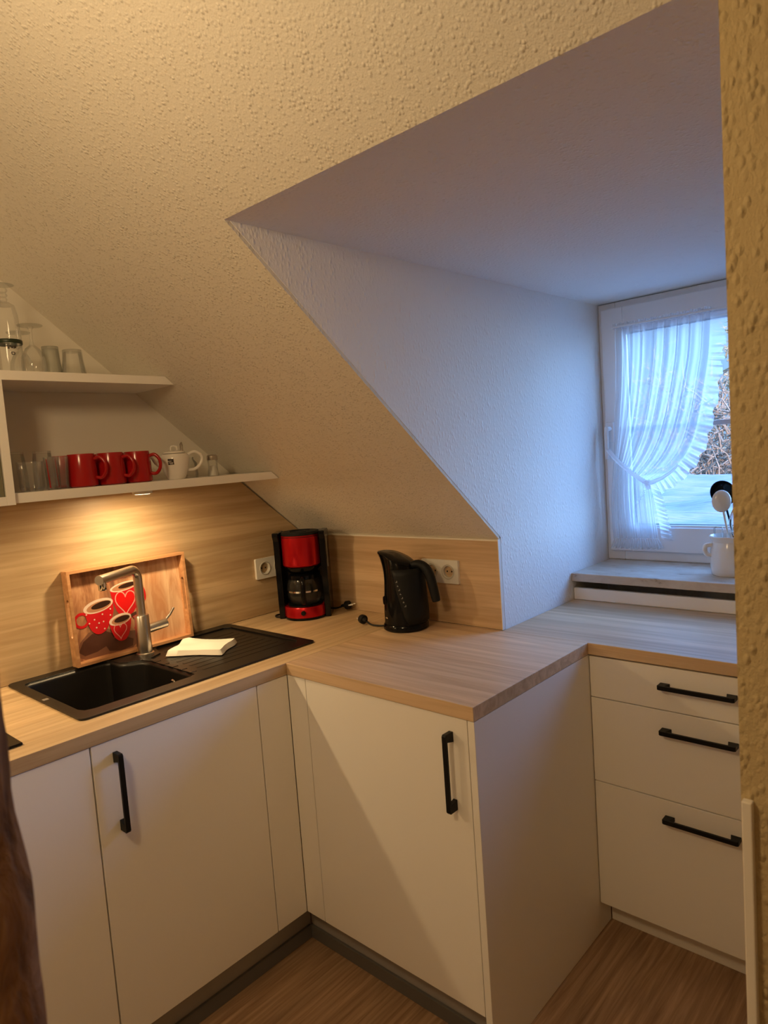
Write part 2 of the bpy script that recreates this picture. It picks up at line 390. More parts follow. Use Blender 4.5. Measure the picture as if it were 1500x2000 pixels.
def rounded(x0, x1, y0, y1, r, n=5):
    pts = []
    for cx, cy, a0 in ((x1 - r, y1 - r, 0), (x0 + r, y1 - r, 90), (x0 + r, y0 + r, 180), (x1 - r, y0 + r, 270)):
        for k in range(n + 1):
            a_ = math.radians(a0 + 90 * k / n); pts.append((cx + r * math.cos(a_), cy + r * math.sin(a_)))
    return pts
SX0, SX1, SY0, SY1 = .018, .513, -1.186, -.4105
bm = new(); slab_hole(bm, [(.0155, YL), (.6, YL), (.6, -.0005), (.0155, -.0005)], [[(SX0 + .02, SY0 + .015), (SX1 - .015, SY0 + .015), (SX1 - .015, SY1 - .015), (SX0 + .02, SY1 - .015)]], H - T, H)
tag(obj('worktop', bm, 'oak_y', bev=.0012), 'oak-look worktop that holds the black sink', 'worktop')
bm = new(); prism(bm, [(.6006, YP), (XE, YP), (XE, -.0172), (XD, -.0172), (XD, -.013), (.6006, -.013)], H - T, H)
tag(obj('worktop', bm, 'oak_x', bev=.0012), 'oak-look worktop with a protruding corner, kettle standing on it', 'worktop')
bm = new(); prism(bm, [(XD + .002, -.0165), (XR - .0015, -.0165), (XR - .0015, .485), (XD + .002, .485)], H - T, H)
tag(obj('worktop', bm, 'oak_x', bev=.0012), 'oak-look worktop running under the window recess above three drawers', 'worktop')

# ------------------------------------------------------------------ base cabinets
FX, FY = .597, -.6085         # door faces
ZT = H - T - .0015
def handle_bm(L, horizontal, face):
    """bow handle; profile in (length, depth)"""
    prof = [(0, 0), (0, .028), (.004, .031), (L - .004, .031), (L, .028), (L, 0), (L - .026, 0), (L - .020, .0235), (.020, .0235), (.026, 0)]
    bm = new(); w_ = .012
    lo_, hi_ = [], []
    for s, d in prof:
        for arr, q in ((lo_, -w_ / 2), (hi_, w_ / 2)):
            if face == 'x': p = (d, q, s)
            elif horizontal: p = (s, -d, q)
            else: p = (q, -d, s)
            arr.append(bm.verts.new(p))
    def cap(arr):
        for idx in ([0, 1, 2, 8, 9], [2, 3, 7, 8], [3, 4, 5, 6, 7]): bm.faces.new([arr[i] for i in idx])
    cap(lo_); cap(hi_)
    for i in range(10): bm.faces.new((lo_[i], lo_[(i + 1) % 10], hi_[(i + 1) % 10], hi_[i]))
    return bm

# sink run (doors face +x)
cab = thing('base_cabinet', 'white base cabinet under the sink with one vertical black handle', 'cabinet', (.3, -.95, 0))
def rel(o, p): return tuple(a - b for a, b in zip(p, o.location))
def part(name, root, a, b, mm, bev=.001, **kw): return boxo(name, rel(root, a), rel(root, b), mm, root, bev, **kw)
def openbox(bm, a, b, t, skip):
    """carcass made of boards, one side left open"""
    (x0, y0, z0), (x1, y1, z1) = a, b
    S = {'x0': ((x0, y0, z0), (x0 + t, y1, z1)), 'x1': ((x1 - t, y0, z0), (x1, y1, z1)), 'y0': ((x0 + t, y0, z0), (x1 - t, y0 + t, z1)), 'y1': ((x0 + t, y1 - t, z0), (x1 - t, y1, z1)),
         'z0': ((x0 + t, y0 + t, z0), (x1 - t, y1 - t, z0 + t)), 'z1': ((x0 + t, y0 + t, z1 - t), (x1 - t, y1 - t, z1))}
    for k, (p, q) in S.items():
        if k not in skip: box(bm, p, q)
bm = new(); openbox(bm, rel(cab, (.02, -1.207, .125)), rel(cab, (FX - .021, -.6225, ZT)), .016, ('z1',)); obj('carcass', bm, 'edge', cab)
d1 = part('door', cab, (FX - .019, -1.2045, .125), (FX, -.7232, ZT), 'white')
obj('handle', handle_bm(.196, False, 'x'), 'black', d1, bev=.001, loc=rel(cab, (FX, -1.1495, .648)))
part('filler_panel', cab, (FX - .019, -.7195, .125), (FX, FY - .0005, ZT), 'white')
cab2 = thing('base_cabinet', 'white handleless cabinet front partly hidden by the dark timber post', 'cabinet', (.3, -1.5, 0))
bm = new(); openbox(bm, rel(cab2, (.02, -1.81, .125)), rel(cab2, (FX - .021, -1.2085, ZT - .06)), .016, ('z1',)); obj('carcass', bm, 'edge', cab2)
part('door', cab2, (FX - .019, -1.8075, .125), (FX, -1.2085, ZT), 'white')
cab3 = thing('base_cabinet', 'white corner base cabinet with a tall black handle and a plain side panel', 'cabinet', (1.0, -.3, 0))
bm = new(); openbox(bm, rel(cab3, (FX + .004, FY + .021, .125)), rel(cab3, (XE - .023, -.03, ZT)), .016, ('z1',)); obj('carcass', bm, 'edge', cab3)
part('filler_panel', cab3, (FX + .0012, FY, .125), (.677, FY + .019, ZT), 'white')
d3 = part('door', cab3, (.6795, FY, .125), (XE - .0225, FY + .019, ZT), 'white')
obj('handle', handle_bm(.196, False, 'y'), 'black', d3, bev=.001, loc=rel(cab3, (1.2025, FY, .642)))
part('side_panel', cab3, (XE - .020, FY - .001, 0.0005), (XE - .001, .06, ZT), 'white')
# plinths
def plinth(label, a, b, lipa, lipb):
    o = boxo('plinth', a, b, 'plinth', None, .001); tag(o, label, 'plinth')
    boxo('seal_lip', lipa, lipb, 'seal', o, .001)
plinth('grey plinth board under the sink cabinet', (.537, -1.9, .0005), (.553, -.562, .1235), (.553, -1.9, .0005), (.562, -.5715, .042))
plinth('grey plinth board under the corner cabinet', (.5545, -.562, .0005), (XE - .0215, -.546, .1235), (.5545, -.571, .0005), (XE - .0215, -.5625, .042))

# drawer unit under the dormer worktop
YR = -.0165
dr = thing('drawer_cabinet', 'white cabinet of three drawers with horizontal black handles under the window', 'cabinet', (1.56, .2, 0))
bm = new(); openbox(bm, rel(dr, (XE + .003, YR + .024, .097)), rel(dr, (XR - .003, .45, ZT)), .016, ('z1',)); obj('carcass', bm, 'edge', dr)
for z0, z1, hz in ((.7487, ZT - .004, .8205), (.489, .7457, .6918), (.0969, .486, .4365)):
    d_ = part('drawer', dr, (XE + .001, YR + .003, z0), (XR - .003, YR + .022, z1), 'white')
    obj('handle', handle_bm(.196, True, 'y'), 'black', d_, bev=.001, loc=rel(dr, (1.481, YR + .003, hz)))
part('base_board', dr, (XE + .001, .0604, .0005), (XR - .003, .076, .0965), 'white')

# ------------------------------------------------------------------ sink
sk = thing('kitchen_sink', 'black composite inset sink with a draining board, set in the worktop', 'sink', (0, 0, H))
BX0, BX1, BY0, BY1 = .062, .462, -1.158, -.828
bowl = [(BX0 + .02, BY0), (BX1 - .03, BY0), (BX1 - .008, BY0 + .008), (BX1, BY0 + .03), (BX1, BY1 - .02), (BX1 - .01, BY1), (.20, BY1), (.165, BY1 - .012), (.145, BY1 - .045), (.125, BY1 - .065), (BX0 + .01, BY1 - .07), (BX0, BY1 - .085), (BX0, BY0 + .02), (BX0 + .006, BY0 + .006)]
dx0, dx1, dy0, dy1 = .062, .470, -.812, -.440
bm = new()
outer = rounded(SX0, SX1, SY0, SY1, .018)
dr_h = [(.17, dy0), (dx1 - .01, dy0), (dx1, dy0 + .01), (dx1, dy1 - .02), (dx1 - .02, dy1), (dx0 + .02, dy1), (dx0, dy1 - .02), (dx0, dy0 + .085), (dx0 + .02, dy0 + .07), (.145, dy0 + .05)]
slab_hole(bm, outer, [bowl, dr_h], .0008, .006)
obj('rim', bm, 'granite', sk, bev=.0022, seg=3)
bm = new()
n = len(bowl)
def inset(pts, k):
    cx = sum(p[0] for p in pts) / len(pts); cy = sum(p[1] for p in pts) / len(pts)
    return [(cx + (p[0] - cx) * k, cy + (p[1] - cy) * k) for p in pts]
rings = []
for k, z in ((1, .0035), (.985, -.01), (.95, -.15), (.90, -.175), (.25, -.185)):
    rings.append([bm.verts.new((p[0], p[1], z)) for p in inset(bowl, k)])
for A, B in zip(rings, rings[1:]):
    for i in range(n): bm.faces.new((A[i], A[(i + 1) % n], B[(i + 1) % n], B[i]))
bm.faces.new(rings[-1])
o = obj('basin', bm, 'granite', sk, smooth=True)
so = o.modifiers.new('solid', 'SOLIDIFY'); so.thickness = .004; so.offset = 1
bm = new(); prism(bm, dr_h, -.006, .0012)
for i in range(9):
    x = .13 + i * .036
    box(bm, (x, dy0 + (.07 if x < .17 else .03), .0011), (x + .009, dy1 - .03, .0019))
obj('drainer', bm, 'granite', sk, bev=.0008)
for i in range(5): boxo('drain_notch', (.205 + i * .05, BY1 - .001, .004), (.232 + i * .05, dy0 + .003, .0072), 'granite', sk, .001)
bm = new(); lathe(bm, [(.0, .0015), (.011, .0015), (.012, .004), (.018, .004), (.020, 0), (.0, 0)], n=24)
ov = obj('overflow_ring', bm, 'chrome', sk, smooth=True, loc=(.345, BY1 - .010, -.045), rot=(PI / 2 + .06, 0, 0)); ov['label'] = 'chrome overflow ring'
bm = new(); lathe(bm, [(0, .006), (.03, .006), (.036, .004), (.042, .001), (.042, 0), (0, 0)], (.27, -1.0, -.1845), 28); so = obj('drain', bm, 'steel', sk, smooth=True); so['label'] = 'steel drain'
bm = new(); box(bm, (.262, -1.1815, .0059), (.278, -1.1665, .0064)); lg = obj('logo_plate', bm, 'dark_grey', sk); lg['label'] = 'small grey maker mark'
lg.data.materials[0] = mat('grey_mark', (.22, .20, .18), .4)

# black glass cooktop at the left end
ck = boxo('cooktop', (.06, -1.93, H + .0006), (.533, -1.327, H + .0065), 'gloss_black', None, .0015)
tag(ck, 'black glass cooktop, only its corner showing beside the timber post', 'cooktop')

# ------------------------------------------------------------------ faucet
fc = thing('kitchen_faucet', 'brushed steel kitchen faucet with an angled spout standing behind the sink', 'faucet', (.113, -.797, H + .006))
bm = new(); lathe(bm, [(0, 0), (.028, 0), (.028, .006), (.0235, .008), (.0235, .128), (.0215, .131), (.0, .131)], n=32); obj('body', bm, 'steel', fc, smooth=True)
hd = Vector((.115, -.195, 0)).normalized()
zt = .283; L_ = .20
pts = [(0, 0, .125), (0, 0, .18), (0, 0, zt - .034)]
for k in range(1, 9):
    a_ = PI / 2 * k / 8; rr = .034
    c0 = hd * rr + Vector((0, 0, zt - rr)); pts.append(tuple(c0 + Vector((0, 0, rr * math.sin(a_))) - hd * rr * math.cos(a_)))
pts.append(tuple(hd * L_ + Vector((0, 0, zt))))
bm = new(); tube(bm, pts, .0145, 20); obj('spout', bm, 'steel', fc, smooth=True)
nz = hd * (L_ - .014)
bm = new(); lathe(bm, [(0, -.030), (.011, -.030), (.0125, -.028), (.0125, 0), (0, 0)], (nz.x, nz.y, zt - .002), 20); obj('nozzle', bm, 'chrome', fc, smooth=True)
bm = new(); tube(bm, [(0.0, .015, .080), (0.0, .085, .086)], .0155, 20)
obj('lever_hub', bm, 'steel', fc, smooth=True, bev=.002)
bm = new(); tube(bm, [(0, .078, .092), (0, .100, .110), (0, .116, .130)], [.005, .0045, .0045], 10); obj('lever', bm, 'steel', fc, smooth=True)

# ------------------------------------------------------------------ folded cloth
random.seed(3)
bm = new()
nx, ny = 26, 26; grid = []
for layer in range(1):
    for i in range(nx + 1):
        row = []
        for j in range(ny + 1):
            u, v_ = i / nx, j / ny
            x = (u - .5) * .185; y = (v_ - .5) * .135
            x += .003 * math.sin(v_ * 9 + 1) * (u - .5) * 2; y += .004 * math.sin(u * 7 + 1) * (v_ - .5) * 2
            e = min(u, 1 - u, v_, 1 - v_)
            z = .017 * min(1, (e / .04)) ** .5 + .002 * math.sin(u * 9 + v_ * 4) * min(1, e / .1) + .003 * math.sin(v_ * 7 - u * 3) * min(1, e / .1)
            z += .016 * math.exp(-((u - .15) ** 2 + (v_ - .8) ** 2) / .02)
            row.append(bm.verts.new((x, y, max(z, 0))))
        grid.append(row)
for i in range(nx):
    for j in range(ny): bm.faces.new((grid[i][j], grid[i + 1][j], grid[i + 1][j + 1], grid[i][j + 1]))
# underside
bot = [[bm.verts.new((grid[i][j].co.x, grid[i][j].co.y, -.0005)) for j in (0, ny)] for i in (0, nx)]
cl = obj('dishcloth', bm, 'cloth', None, smooth=True, loc=(.238, -.662, H + .0045), rot=(0, 0, math.radians(33)), flat_angle=60)
tag(cl, 'white folded dishcloth lying on the black draining board', 'cloth')

# ------------------------------------------------------------------ serving tray with a print of three cups
ty = thing('serving_tray', 'wooden serving tray printed with three red coffee cups, leaning on the backsplash', 'tray', (.0295, -.7925, H + .0075), (math.radians(-2.4), 0, PI / 2))
TW, TH, TD, TT = .408, .300, .040, .009      # local: x right, -y to the room, z up
bm = new(); box(bm, (-TW / 2, -.006, 0), (TW / 2, 0, TH)); obj('tray_bottom', bm, 'tray_wood', ty)
def rim_side(name, s):
    x0, x1 = (s * TW / 2 - TT, s * TW / 2) if s > 0 else (-TW / 2, -TW / 2 + TT)
    # outline (y,z) with a handle slot
    bm = new()
    slot = []
    for cz, a0 in ((TH * .68 - .0, 0), (TH * .68 - .105, 180)):
        for k in range(7):
            a_ = math.radians(a0 + 180 * k / 6); slot.append((-.0235 + .008 * math.cos(a_), cz + .008 * math.sin(a_)))
    outl = [(-TD, .0), (-.0061, .0), (-.0061, TH), (-TD, TH)]
    slab_hole(bm, outl, [slot], x0, x1)
    for v_ in bm.verts: v_.co = Vector((v_.co.z, v_.co.x, v_.co.y))
    return obj(name, bm, 'tray_wood', ty)
rim_side('tray_side', 1); rim_side('tray_side', -1)
for z0, z1 in ((0, TT), (TH - TT, TH)):
    bm = new(); box(bm, (-TW / 2 + TT, -TD, z0), (TW / 2 - TT, -.0061, z1)); obj('tray_side', bm, 'tray_wood', ty)
# print: thin flat shapes, one mesh with several inks
PW, PH = TW - 2 * TT, TH - 2 * TT
inks = {}
def ink(n_, c_): inks[n_] = (len(inks), mat('ink_' + n_, c_, .4))
ink('ground', (.6, .36, .2)); ink('red', (.62, .01, .015)); ink('bright', (.80, .008, .008)); ink('cream', (.82, .66, .56)); ink('coffee', (.035, .012, .006)); ink('crema', (.50, .24, .13)); ink('shade', (.085, .032, .02)); ink('halo', (.22, .10, .06)); ink('pink', (.85, .42, .36)); ink('pale', (.82, .52, .30))
gm = inks['ground'][1]
v = coords(gm, (9, 9, 2.2), (0, math.radians(38), 0)); a = noise(gm, v, 2.0, 5, .6, 1.2)
rmp = ramp(gm, a, [(.33, (.20, .085, .05)), (.5, (.46, .22, .11)), (.68, (.70, .42, .24))])
t_ = nd(gm, 'TexCoord'); s_ = nd(gm, 'SeparateXYZ'); ln(gm, t_.outputs['Object'], s_.inputs[0])
mr = nd(gm, 'MapRange'); mr.inputs['From Min'].default_value = -.03; mr.inputs['From Max'].default_value = .08; ln(gm, s_.outputs['X'], mr.inputs['Value'])
mxx = nd(gm, 'Mix'); mxx.data_type = 'RGBA'; ln(gm, mr.outputs[0], mxx.inputs[0]); ln(gm, rmp, mxx.inputs[6])
ln(gm, ramp(gm, noise(gm, coords(gm, (16, 16, 3), (0, math.radians(-12), 0)), 1.6, 4, .6, .8), [(.35, (.60, .30, .15)), (.65, (.86, .60, .38))]), mxx.inputs[7])
ln(gm, mxx.outputs[2], bsdf(gm).inputs['Base Color'])
bmP = new(); lay = [0]
def ptp(x, z): return (x - PW / 2, -.0061 - .0001 * lay[0], z + TT)
def flat(pts, n_):
    lay[0] += 1
    f = bmP.faces.new([bmP.verts.new(ptp(*p)) for p in pts]); f.material_index = inks[n_][0]
def ell(cx, cz, rx, rz, rot=0, a0=0, a1=360, n=28):
    r_ = math.radians(rot); out = []
    for k in range(n):
        a_ = math.radians(a0 + (a1 - a0) * k / (n if a1 - a0 == 360 else n - 1)); p, q = rx * math.cos(a_), rz * math.sin(a_)
        out.append((cx + p * math.cos(r_) - q * math.sin(r_), cz + p * math.sin(r_) + q * math.cos(r_)))
    return out
def stroke(pts, wd, n_, closed=False):
    lay[0] += 1
    P2 = [Vector(p) for p in pts]; N = len(P2); L, R = [], []
    for i in range(N):
        a_ = P2[(i - 1) % N] if closed or i > 0 else P2[i]; b_ = P2[(i + 1) % N] if closed or i < N - 1 else P2[i]
        d_ = (b_ - a_).normalized(); nn = Vector((-d_.y, d_.x)) * wd / 2
        L.append(bmP.verts.new(ptp(*(P2[i] + nn)))); R.append(bmP.verts.new(ptp(*(P2[i] - nn))))
    for i in range(N if closed else N - 1):
        j = (i + 1) % N; bmP.faces.new((L[i], L[j], R[j], R[i])).material_index = inks[n_][0]
def heart(cx, cz, s, rot=0):
    out = []; r_ = math.radians(rot)
    for k in range(36):
        t = 2 * PI * k / 36
        x = 16 * math.sin(t) ** 3 / 16; z = (13 * math.cos(t) - 5 * math.cos(2 * t) - 2 * math.cos(3 * t) - math.cos(4 * t)) / 14
        x *= s; z *= s * 1.12; out.append((cx + x * math.cos(r_) - z * math.sin(r_), cz + x * math.sin(r_) + z * math.cos(r_)))
    return out
lay[0] = 0; flat([(0, 0), (PW, 0), (PW, PH), (0, PH)], 'ground')
flat([(.002, .020), (.020, .060), (.050, .085), (.10, .090), (.15, .064), (.21, .055), (.215, .020), (.19, .002), (.03, .002)], 'halo')
flat([(.012, .030), (.030, .060), (.060, .078), (.10, .080), (.135, .060), (.12, .035), (.07, .018), (.03, .014)], 'shade')
flat([(.100, .030), (.12, .048), (.165, .046), (.195, .030), (.19, .008), (.15, .002), (.11, .010)], 'shade')
flat([(.19, .112), (.215, .118), (.24, .112), (.235, .098), (.205, .094)], 'shade')
stroke(ell(.2400, .178, .012, .030, 12, 60, -110, 18), .008, 'red')
flat([(.1346, .2053), (.1395, .1696), (.1498, .1326), (.158, .120), (.169, .1136), (.183, .110), (.1945, .1115), (.206, .118), (.216, .1301), (.2294, .1648), (.2345, .2071), (.185, .2)], 'red')
flat(ell(.1848, .2090, .050, .0145, 6), 'cream'); flat(ell(.1860, .2085, .044, .0105, 6), 'crema'); flat(ell(.1960, .2105, .032, .0075, 6), 'coffee')
flat(heart(.183, .1590, .0325, -4), 'bright'); stroke(heart(.183, .1590, .0345, -4), .0034, 'pink', True)
stroke(ell(.0330, .1275, .021, .021, 0, 30, 330, 26), .0085, 'red')
flat([(.0412, .1622), (.0445, .1493), (.0468, .1373), (.0495, .118), (.054, .1041), (.0585, .092), (.0651, .0827), (.0725, .0755), (.0801, .073), (.0895, .072), (.0987, .0755), (.107, .080), (.1138, .0878), (.124, .103), (.1323, .1177), (.1394, .140), (.1404, .1629), (.09, .158)], 'red')
flat(ell(.0908, .1630, .0500, .0210, 8), 'cream'); flat(ell(.0930, .1610, .0415, .0150, 8), 'crema'); flat(ell(.1000, .1640, .0330, .0100, 8), 'coffee')
for p in [(.0494, .1427), (.1006, .1336), (.1263, .1254), (.073, .1218), (.1013, .1097), (.0556, .1132), (.0766, .0952), (.1021, .0861), (.128, .145), (.086, .108)]: flat(ell(p[0], p[1], .0026, .0026, n=10), 'cream')
stroke(ell(.2035, .0830, .014, .0185, 0, 100, -100, 18), .0065, 'red')
flat([(.1185, .102), (.1205, .085), (.1239, .0693), (.1285, .056), (.1345, .0448), (.142, .0375), (.151, .0332), (.161, .0335), (.1701, .0367), (.179, .047), (.1855, .0615), (.1915, .082), (.1947, .1035), (.157, .1)], 'red')
flat(ell(.1567, .1043, .0385, .0180, 7), 'cream'); flat(ell(.1585, .1025, .0320, .0130, 7), 'crema'); flat(ell(.1625, .1045, .0270, .0095, 7), 'coffee')
stroke(heart(.1530, .0690, .0215, -4), .0024, 'pink', True)
stroke([(.150, .262), (.160, .253), (.172, .241)], .002, 'cream')
pr_ = obj('picture', bmP, [i[1] for i in sorted(inks.values(), key=lambda q: q[0])], ty)
pr_['label'] = 'print of three red cups of coffee, two with hearts and one with dots'

# ------------------------------------------------------------------ wall sockets
def socket_mesh():
    s = thing('wall_socket', '', 'socket')
    bm = new()                                    # plate faces local -y, x right
    slab_hole(bm, rounded(-.0785, .0785, -.0405, .0405, .004), [ell(cx, 0, .0205, .0205) for cx in (-.0355, .0355)], 0, .010)
    for v_ in bm.verts: v_.co = Vector((v_.co.x, -v_.co.z, v_.co.y))
    obj('plate', bm, 'socket', s, bev=.0015)
    for cx in (-.0355, .0355):
        bm = new(); lathe(bm, [(0, -.001), (.0195, -.001), (.0200, .0085), (.0225, .0105), (.0235, .0118), (.0260, .0118), (.0265, .0100)], n=32)
        for v_ in bm.verts: v_.co = Vector((v_.co.x + cx, -v_.co.z, v_.co.y))
        w_ = obj('socket_well', bm, 'socket_in', s, smooth=True)
        bm = new()
        for k in (-1, 1): lathe(bm, [(0, 0), (.0028, 0), (.0028, .0012), (0, .0012)], (cx + k * .0095, 0, 0), 12)
        for v_ in bm.verts: v_.co = Vector((v_.co.x, -v_.co.z, v_.co.y))
        obj('contact_holes', bm, 'dark_hole', w_)
    return s
s1 = socket_mesh(); s1.location = (.7415, -.0128, 1.093); s1['label'] = 'white double wall socket half hidden behind the black kettle handle'; s1['group'] = 'double sockets'
dup(s1, (.0153, -.184, 1.0955), PI / 2, 'white double wall socket left of the red coffee machine', 'double sockets')

# ------------------------------------------------------------------ coffee machine
cm = thing('coffee_machine', 'red and black filter coffee machine standing in the corner by the backsplash', 'coffee machine', (.198, -.172, H), math.radians(36.87 + 2))
# local: front is -y
bm = new(); prism(bm, [(-.095, .025), (.095, .025), (.095, .080), (.082, .092), (-.082, .092), (-.095, .080)], .004, .325); obj('rear_tank', bm, 'gloss_black', cm, bev=.003)
for s in (-1, 1):
    bm = new(); xa, xb = sorted((s * .076, s * .099))
    prism(bm, [(-.030, 0), (.045, 0), (.045, .332), (-.052, .332), (-.052, .318), (-.040, .30)], xa, xb, 'x'); f_ = obj('side_wing', bm, 'gloss_black', cm, bev=.003)
    bm = new(); box(bm, (s * .0995 - .0008, -.012, .19), (s * .0995 + .0012, -.004, .31)); t_ = obj('trim_line', bm, 'chrome', f_); t_['label'] = 'thin chrome trim line'
bm = new(); lathe(bm, [(0, 0), (.080, 0), (.0825, .004), (.0825, .010), (0, .010)], (0, -.002, 0), 40); obj('foot', bm, 'gloss_black', cm, smooth=True)
bm = new(); lathe(bm, [(0, .010), (.081, .010), (.081, .046), (.079, .049), (0, .049)], (0, -.002, 0), 48); b_ = obj('base', bm, 'red_metal', cm, smooth=True); b_['label'] = 'metallic red base'
bm = new(); lathe(bm, [(0, 0), (.009, 0), (.009, .006), (.007, .008), (0, .008)], n=20)
obj('switch', bm, 'black', b_, smooth=True, loc=(.004, -.0815, .030), rot=(PI / 2, 0, 0))
bm = new(); lathe(bm, [(0, .0492), (.066, .0492), (.066, .053), (0, .053)], (0, -.004, 0), 40); obj('hot_plate', bm, 'black', cm, smooth=True)
bm = new(); lathe(bm, [(0, .200), (.060, .196), (.072, .204), (.0735, .208), (.0735, .318), (.0735, .3185)], (0, -.004, 0), 48); lathe(bm, [(.0735, .3185), (.0, .3185)], (0, -.004, 0), 48)
h_ = obj('filter_housing', bm, 'red_metal', cm, smooth=True); h_['label'] = 'metallic red filter housing'
bm = new(); lathe(bm, [(.0738, .3125), (.0745, .3125), (.0745, .3142), (.0738, .3142)], (0, -.004, 0), 48); obj('seam_ring', bm, 'black', h_, smooth=True)
bm = new(); lathe(bm, [(.0, .3187), (.074, .3187), (.075, .323), (.070, .331), (.040, .333), (.038, .329), (0, .329)], (0, -.004, 0), 48)
box(bm, (-.03, -.05, .3305), (.03, -.046, .3345)); obj('lid', bm, 'dark_grey', cm, smooth=True)
bm = new(); lathe(bm, [(0, .175), (.050, .175), (.064, .186), (.068, .199), (0, .199)], (0, -.004, 0), 40); obj('drip_holder', bm, 'gloss_black', cm, smooth=True)
cf = bpy.data.objects.new('carafe', None); C.objects.link(cf); cf.parent = cm; cf.location = (0, -.006, .0535)
bm = new(); lathe(bm, [(0, 0), (.045, 0), (.055, .006), (.0645, .03), (.066, .055), (.061, .085), (.053, .100)], n=40); lathe(bm, [(.0, .003), (.044, .003), (.053, .008), (.0625, .031), (.064, .055), (.059, .085), (.051, .100)], n=40)
obj('carafe_glass', bm, 'carafe', cf, smooth=True)
bm = new(); lathe(bm, [(.0515, .098), (.056, .098), (.056, .112), (.04, .119), (0, .119)], n=40); obj('carafe_lid', bm, 'gloss_black', cf, smooth=True)
bm = new(); tube(bm, curve([(.006, -.054, .107), (.010, -.080, .105), (.013, -.094, .085), (.012, -.094, .050), (.010, -.086, .022), (.008, -.072, .020)], 6), .010, 12, sq=1.2); obj('carafe_handle', bm, 'gloss_black', cf, smooth=True)
bm = new(); lathe(bm, [(.0668, .050), (.0672, .050), (.0672, .056), (.0668, .056)], n=40); obj('carafe_band', bm, 'chrome', cf, smooth=True)
# cord and plug of the coffee machine (parts of it)
def inv(root, p):
    mw = Matrix.Translation(root.location) @ root.rotation_euler.to_matrix().to_4x4(); return tuple(mw.inverted() @ Vector(p))
z_ = H + .0052
bm = new(); tube(bm, [inv(cm, p) for p in curve([(.10, -.15, z_ + .03), (.085, -.19, z_), (.092, -.235, z_), (.115, -.252, z_), (.135, -.235, z_), (.125, -.205, z_), (.112, -.17, z_), (.10, -.11, z_), (.14, -.045, z_), (.22, -.047, z_), (.262, -.047, z_ + .010)], 8)], .0033, 8); obj('power_cord', bm, 'rubber', cm, smooth=True)
def plug(root, base, yaw, tilt=0):
    bm = new()
    tube(bm, [(0, 0, 0), (.010, 0, 0), (.022, 0, 0)], [.0045, .0065, .010], 14)
    lathe(bm, [(0, 0), (.012, 0), (.0165, .004), (.0165, .018), (.0145, .020), (0, .020)], n=24)
    for v_ in bm.verts:
        pass
    # lathe part turned along +x
    half = len(bm.verts) - (24 * 4 + 2)
    bm.verts.ensure_lookup_table()
    for v_ in list(bm.verts)[half:]:
        v_.co = Vector((.018 + v_.co.z, v_.co.y, v_.co.x))
    mt = Matrix.Translation(inv(root, base)) @ Matrix.Rotation(yaw - root.rotation_euler.z, 4, 'Z') @ Matrix.Rotation(-tilt, 4, 'Y')
    bmesh.ops.transform(bm, matrix=mt, verts=bm.verts)
    o = obj('power_plug', bm, 'rubber', root, smooth=True, bev=.0008)
    bm = new()
    for k in (-1, 1): tube(bm, [(.037, k * .0095, 0), (.058, k * .0095, 0)], .0026, 8)
    bmesh.ops.transform(bm, matrix=mt, verts=bm.verts); obj('pins', bm, 'nickel', o, smooth=True)
plug(cm, (.262, -.047, H + .0190), math.radians(16), math.radians(8))

# ------------------------------------------------------------------ kettle
kt = thing('electric_kettle', 'glossy black electric kettle with a curved handle on the oak worktop', 'kettle', (.664, -.128, H), math.radians(10))
bm = new(); lathe(bm, [(0, 0), (.074, 0), (.078, .004), (.078, .016), (.074, .022), (0, .022)], n=40); obj('power_base', bm, 'gloss_black', kt, smooth=True)
bm = new(); N = 40; rows = []
for z, r, sp, cx in [(.023, .073, 0, 0), (.06, .0725, 0, 0), (.10, .070, 0, 0), (.14, .066, 0, -.001), (.17, .062, .002, -.003), (.19, .060, .006, -.004), (.21, .058, .013, -.006), (.225, .056, .020, -.008), (.236, .054, .029, -.010)]:
    row = []
    for k in range(N):
        a_ = 2 * PI * k / N; rr = r + sp * max(0, -math.cos(a_)) ** 6
        zz = z + (z - .17 if z > .17 else 0) * .42 * (-math.cos(a_)) * (.9 if math.cos(a_) < 0 else .75)
        row.append(bm.verts.new((cx + rr * math.cos(a_), rr * math.sin(a_), zz)))
    rows.append(row)
for A, B in zip(rows, rows[1:]):
    for k in range(N): bm.faces.new((A[k], A[(k + 1) % N], B[(k + 1) % N], B[k]))
bm.faces.new(rows[0][::-1]); top = [v_.co.copy() for v_ in rows[-1]]; bm.faces.new(rows[-1])
obj('body', bm, 'gloss_black', kt, smooth=True)
bm = new(); c0 = sum(top, Vector()) / N; R3 = []
for k_, dz in ((1.0, .0006), (.985, .005), (.85, .010), (.4, .0125)):
    R3.append([bm.verts.new(c0 + (p - c0) * k_ + Vector((0, 0, dz))) for p in top])
for A, B in zip(R3, R3[1:]):
    for k in range(N): bm.faces.new((A[k], A[(k + 1) % N], B[(k + 1) % N], B[k]))
bm.faces.new(R3[0][::-1]); bm.faces.new(R3[-1]); obj('lid', bm, 'gloss_black', kt, smooth=True)
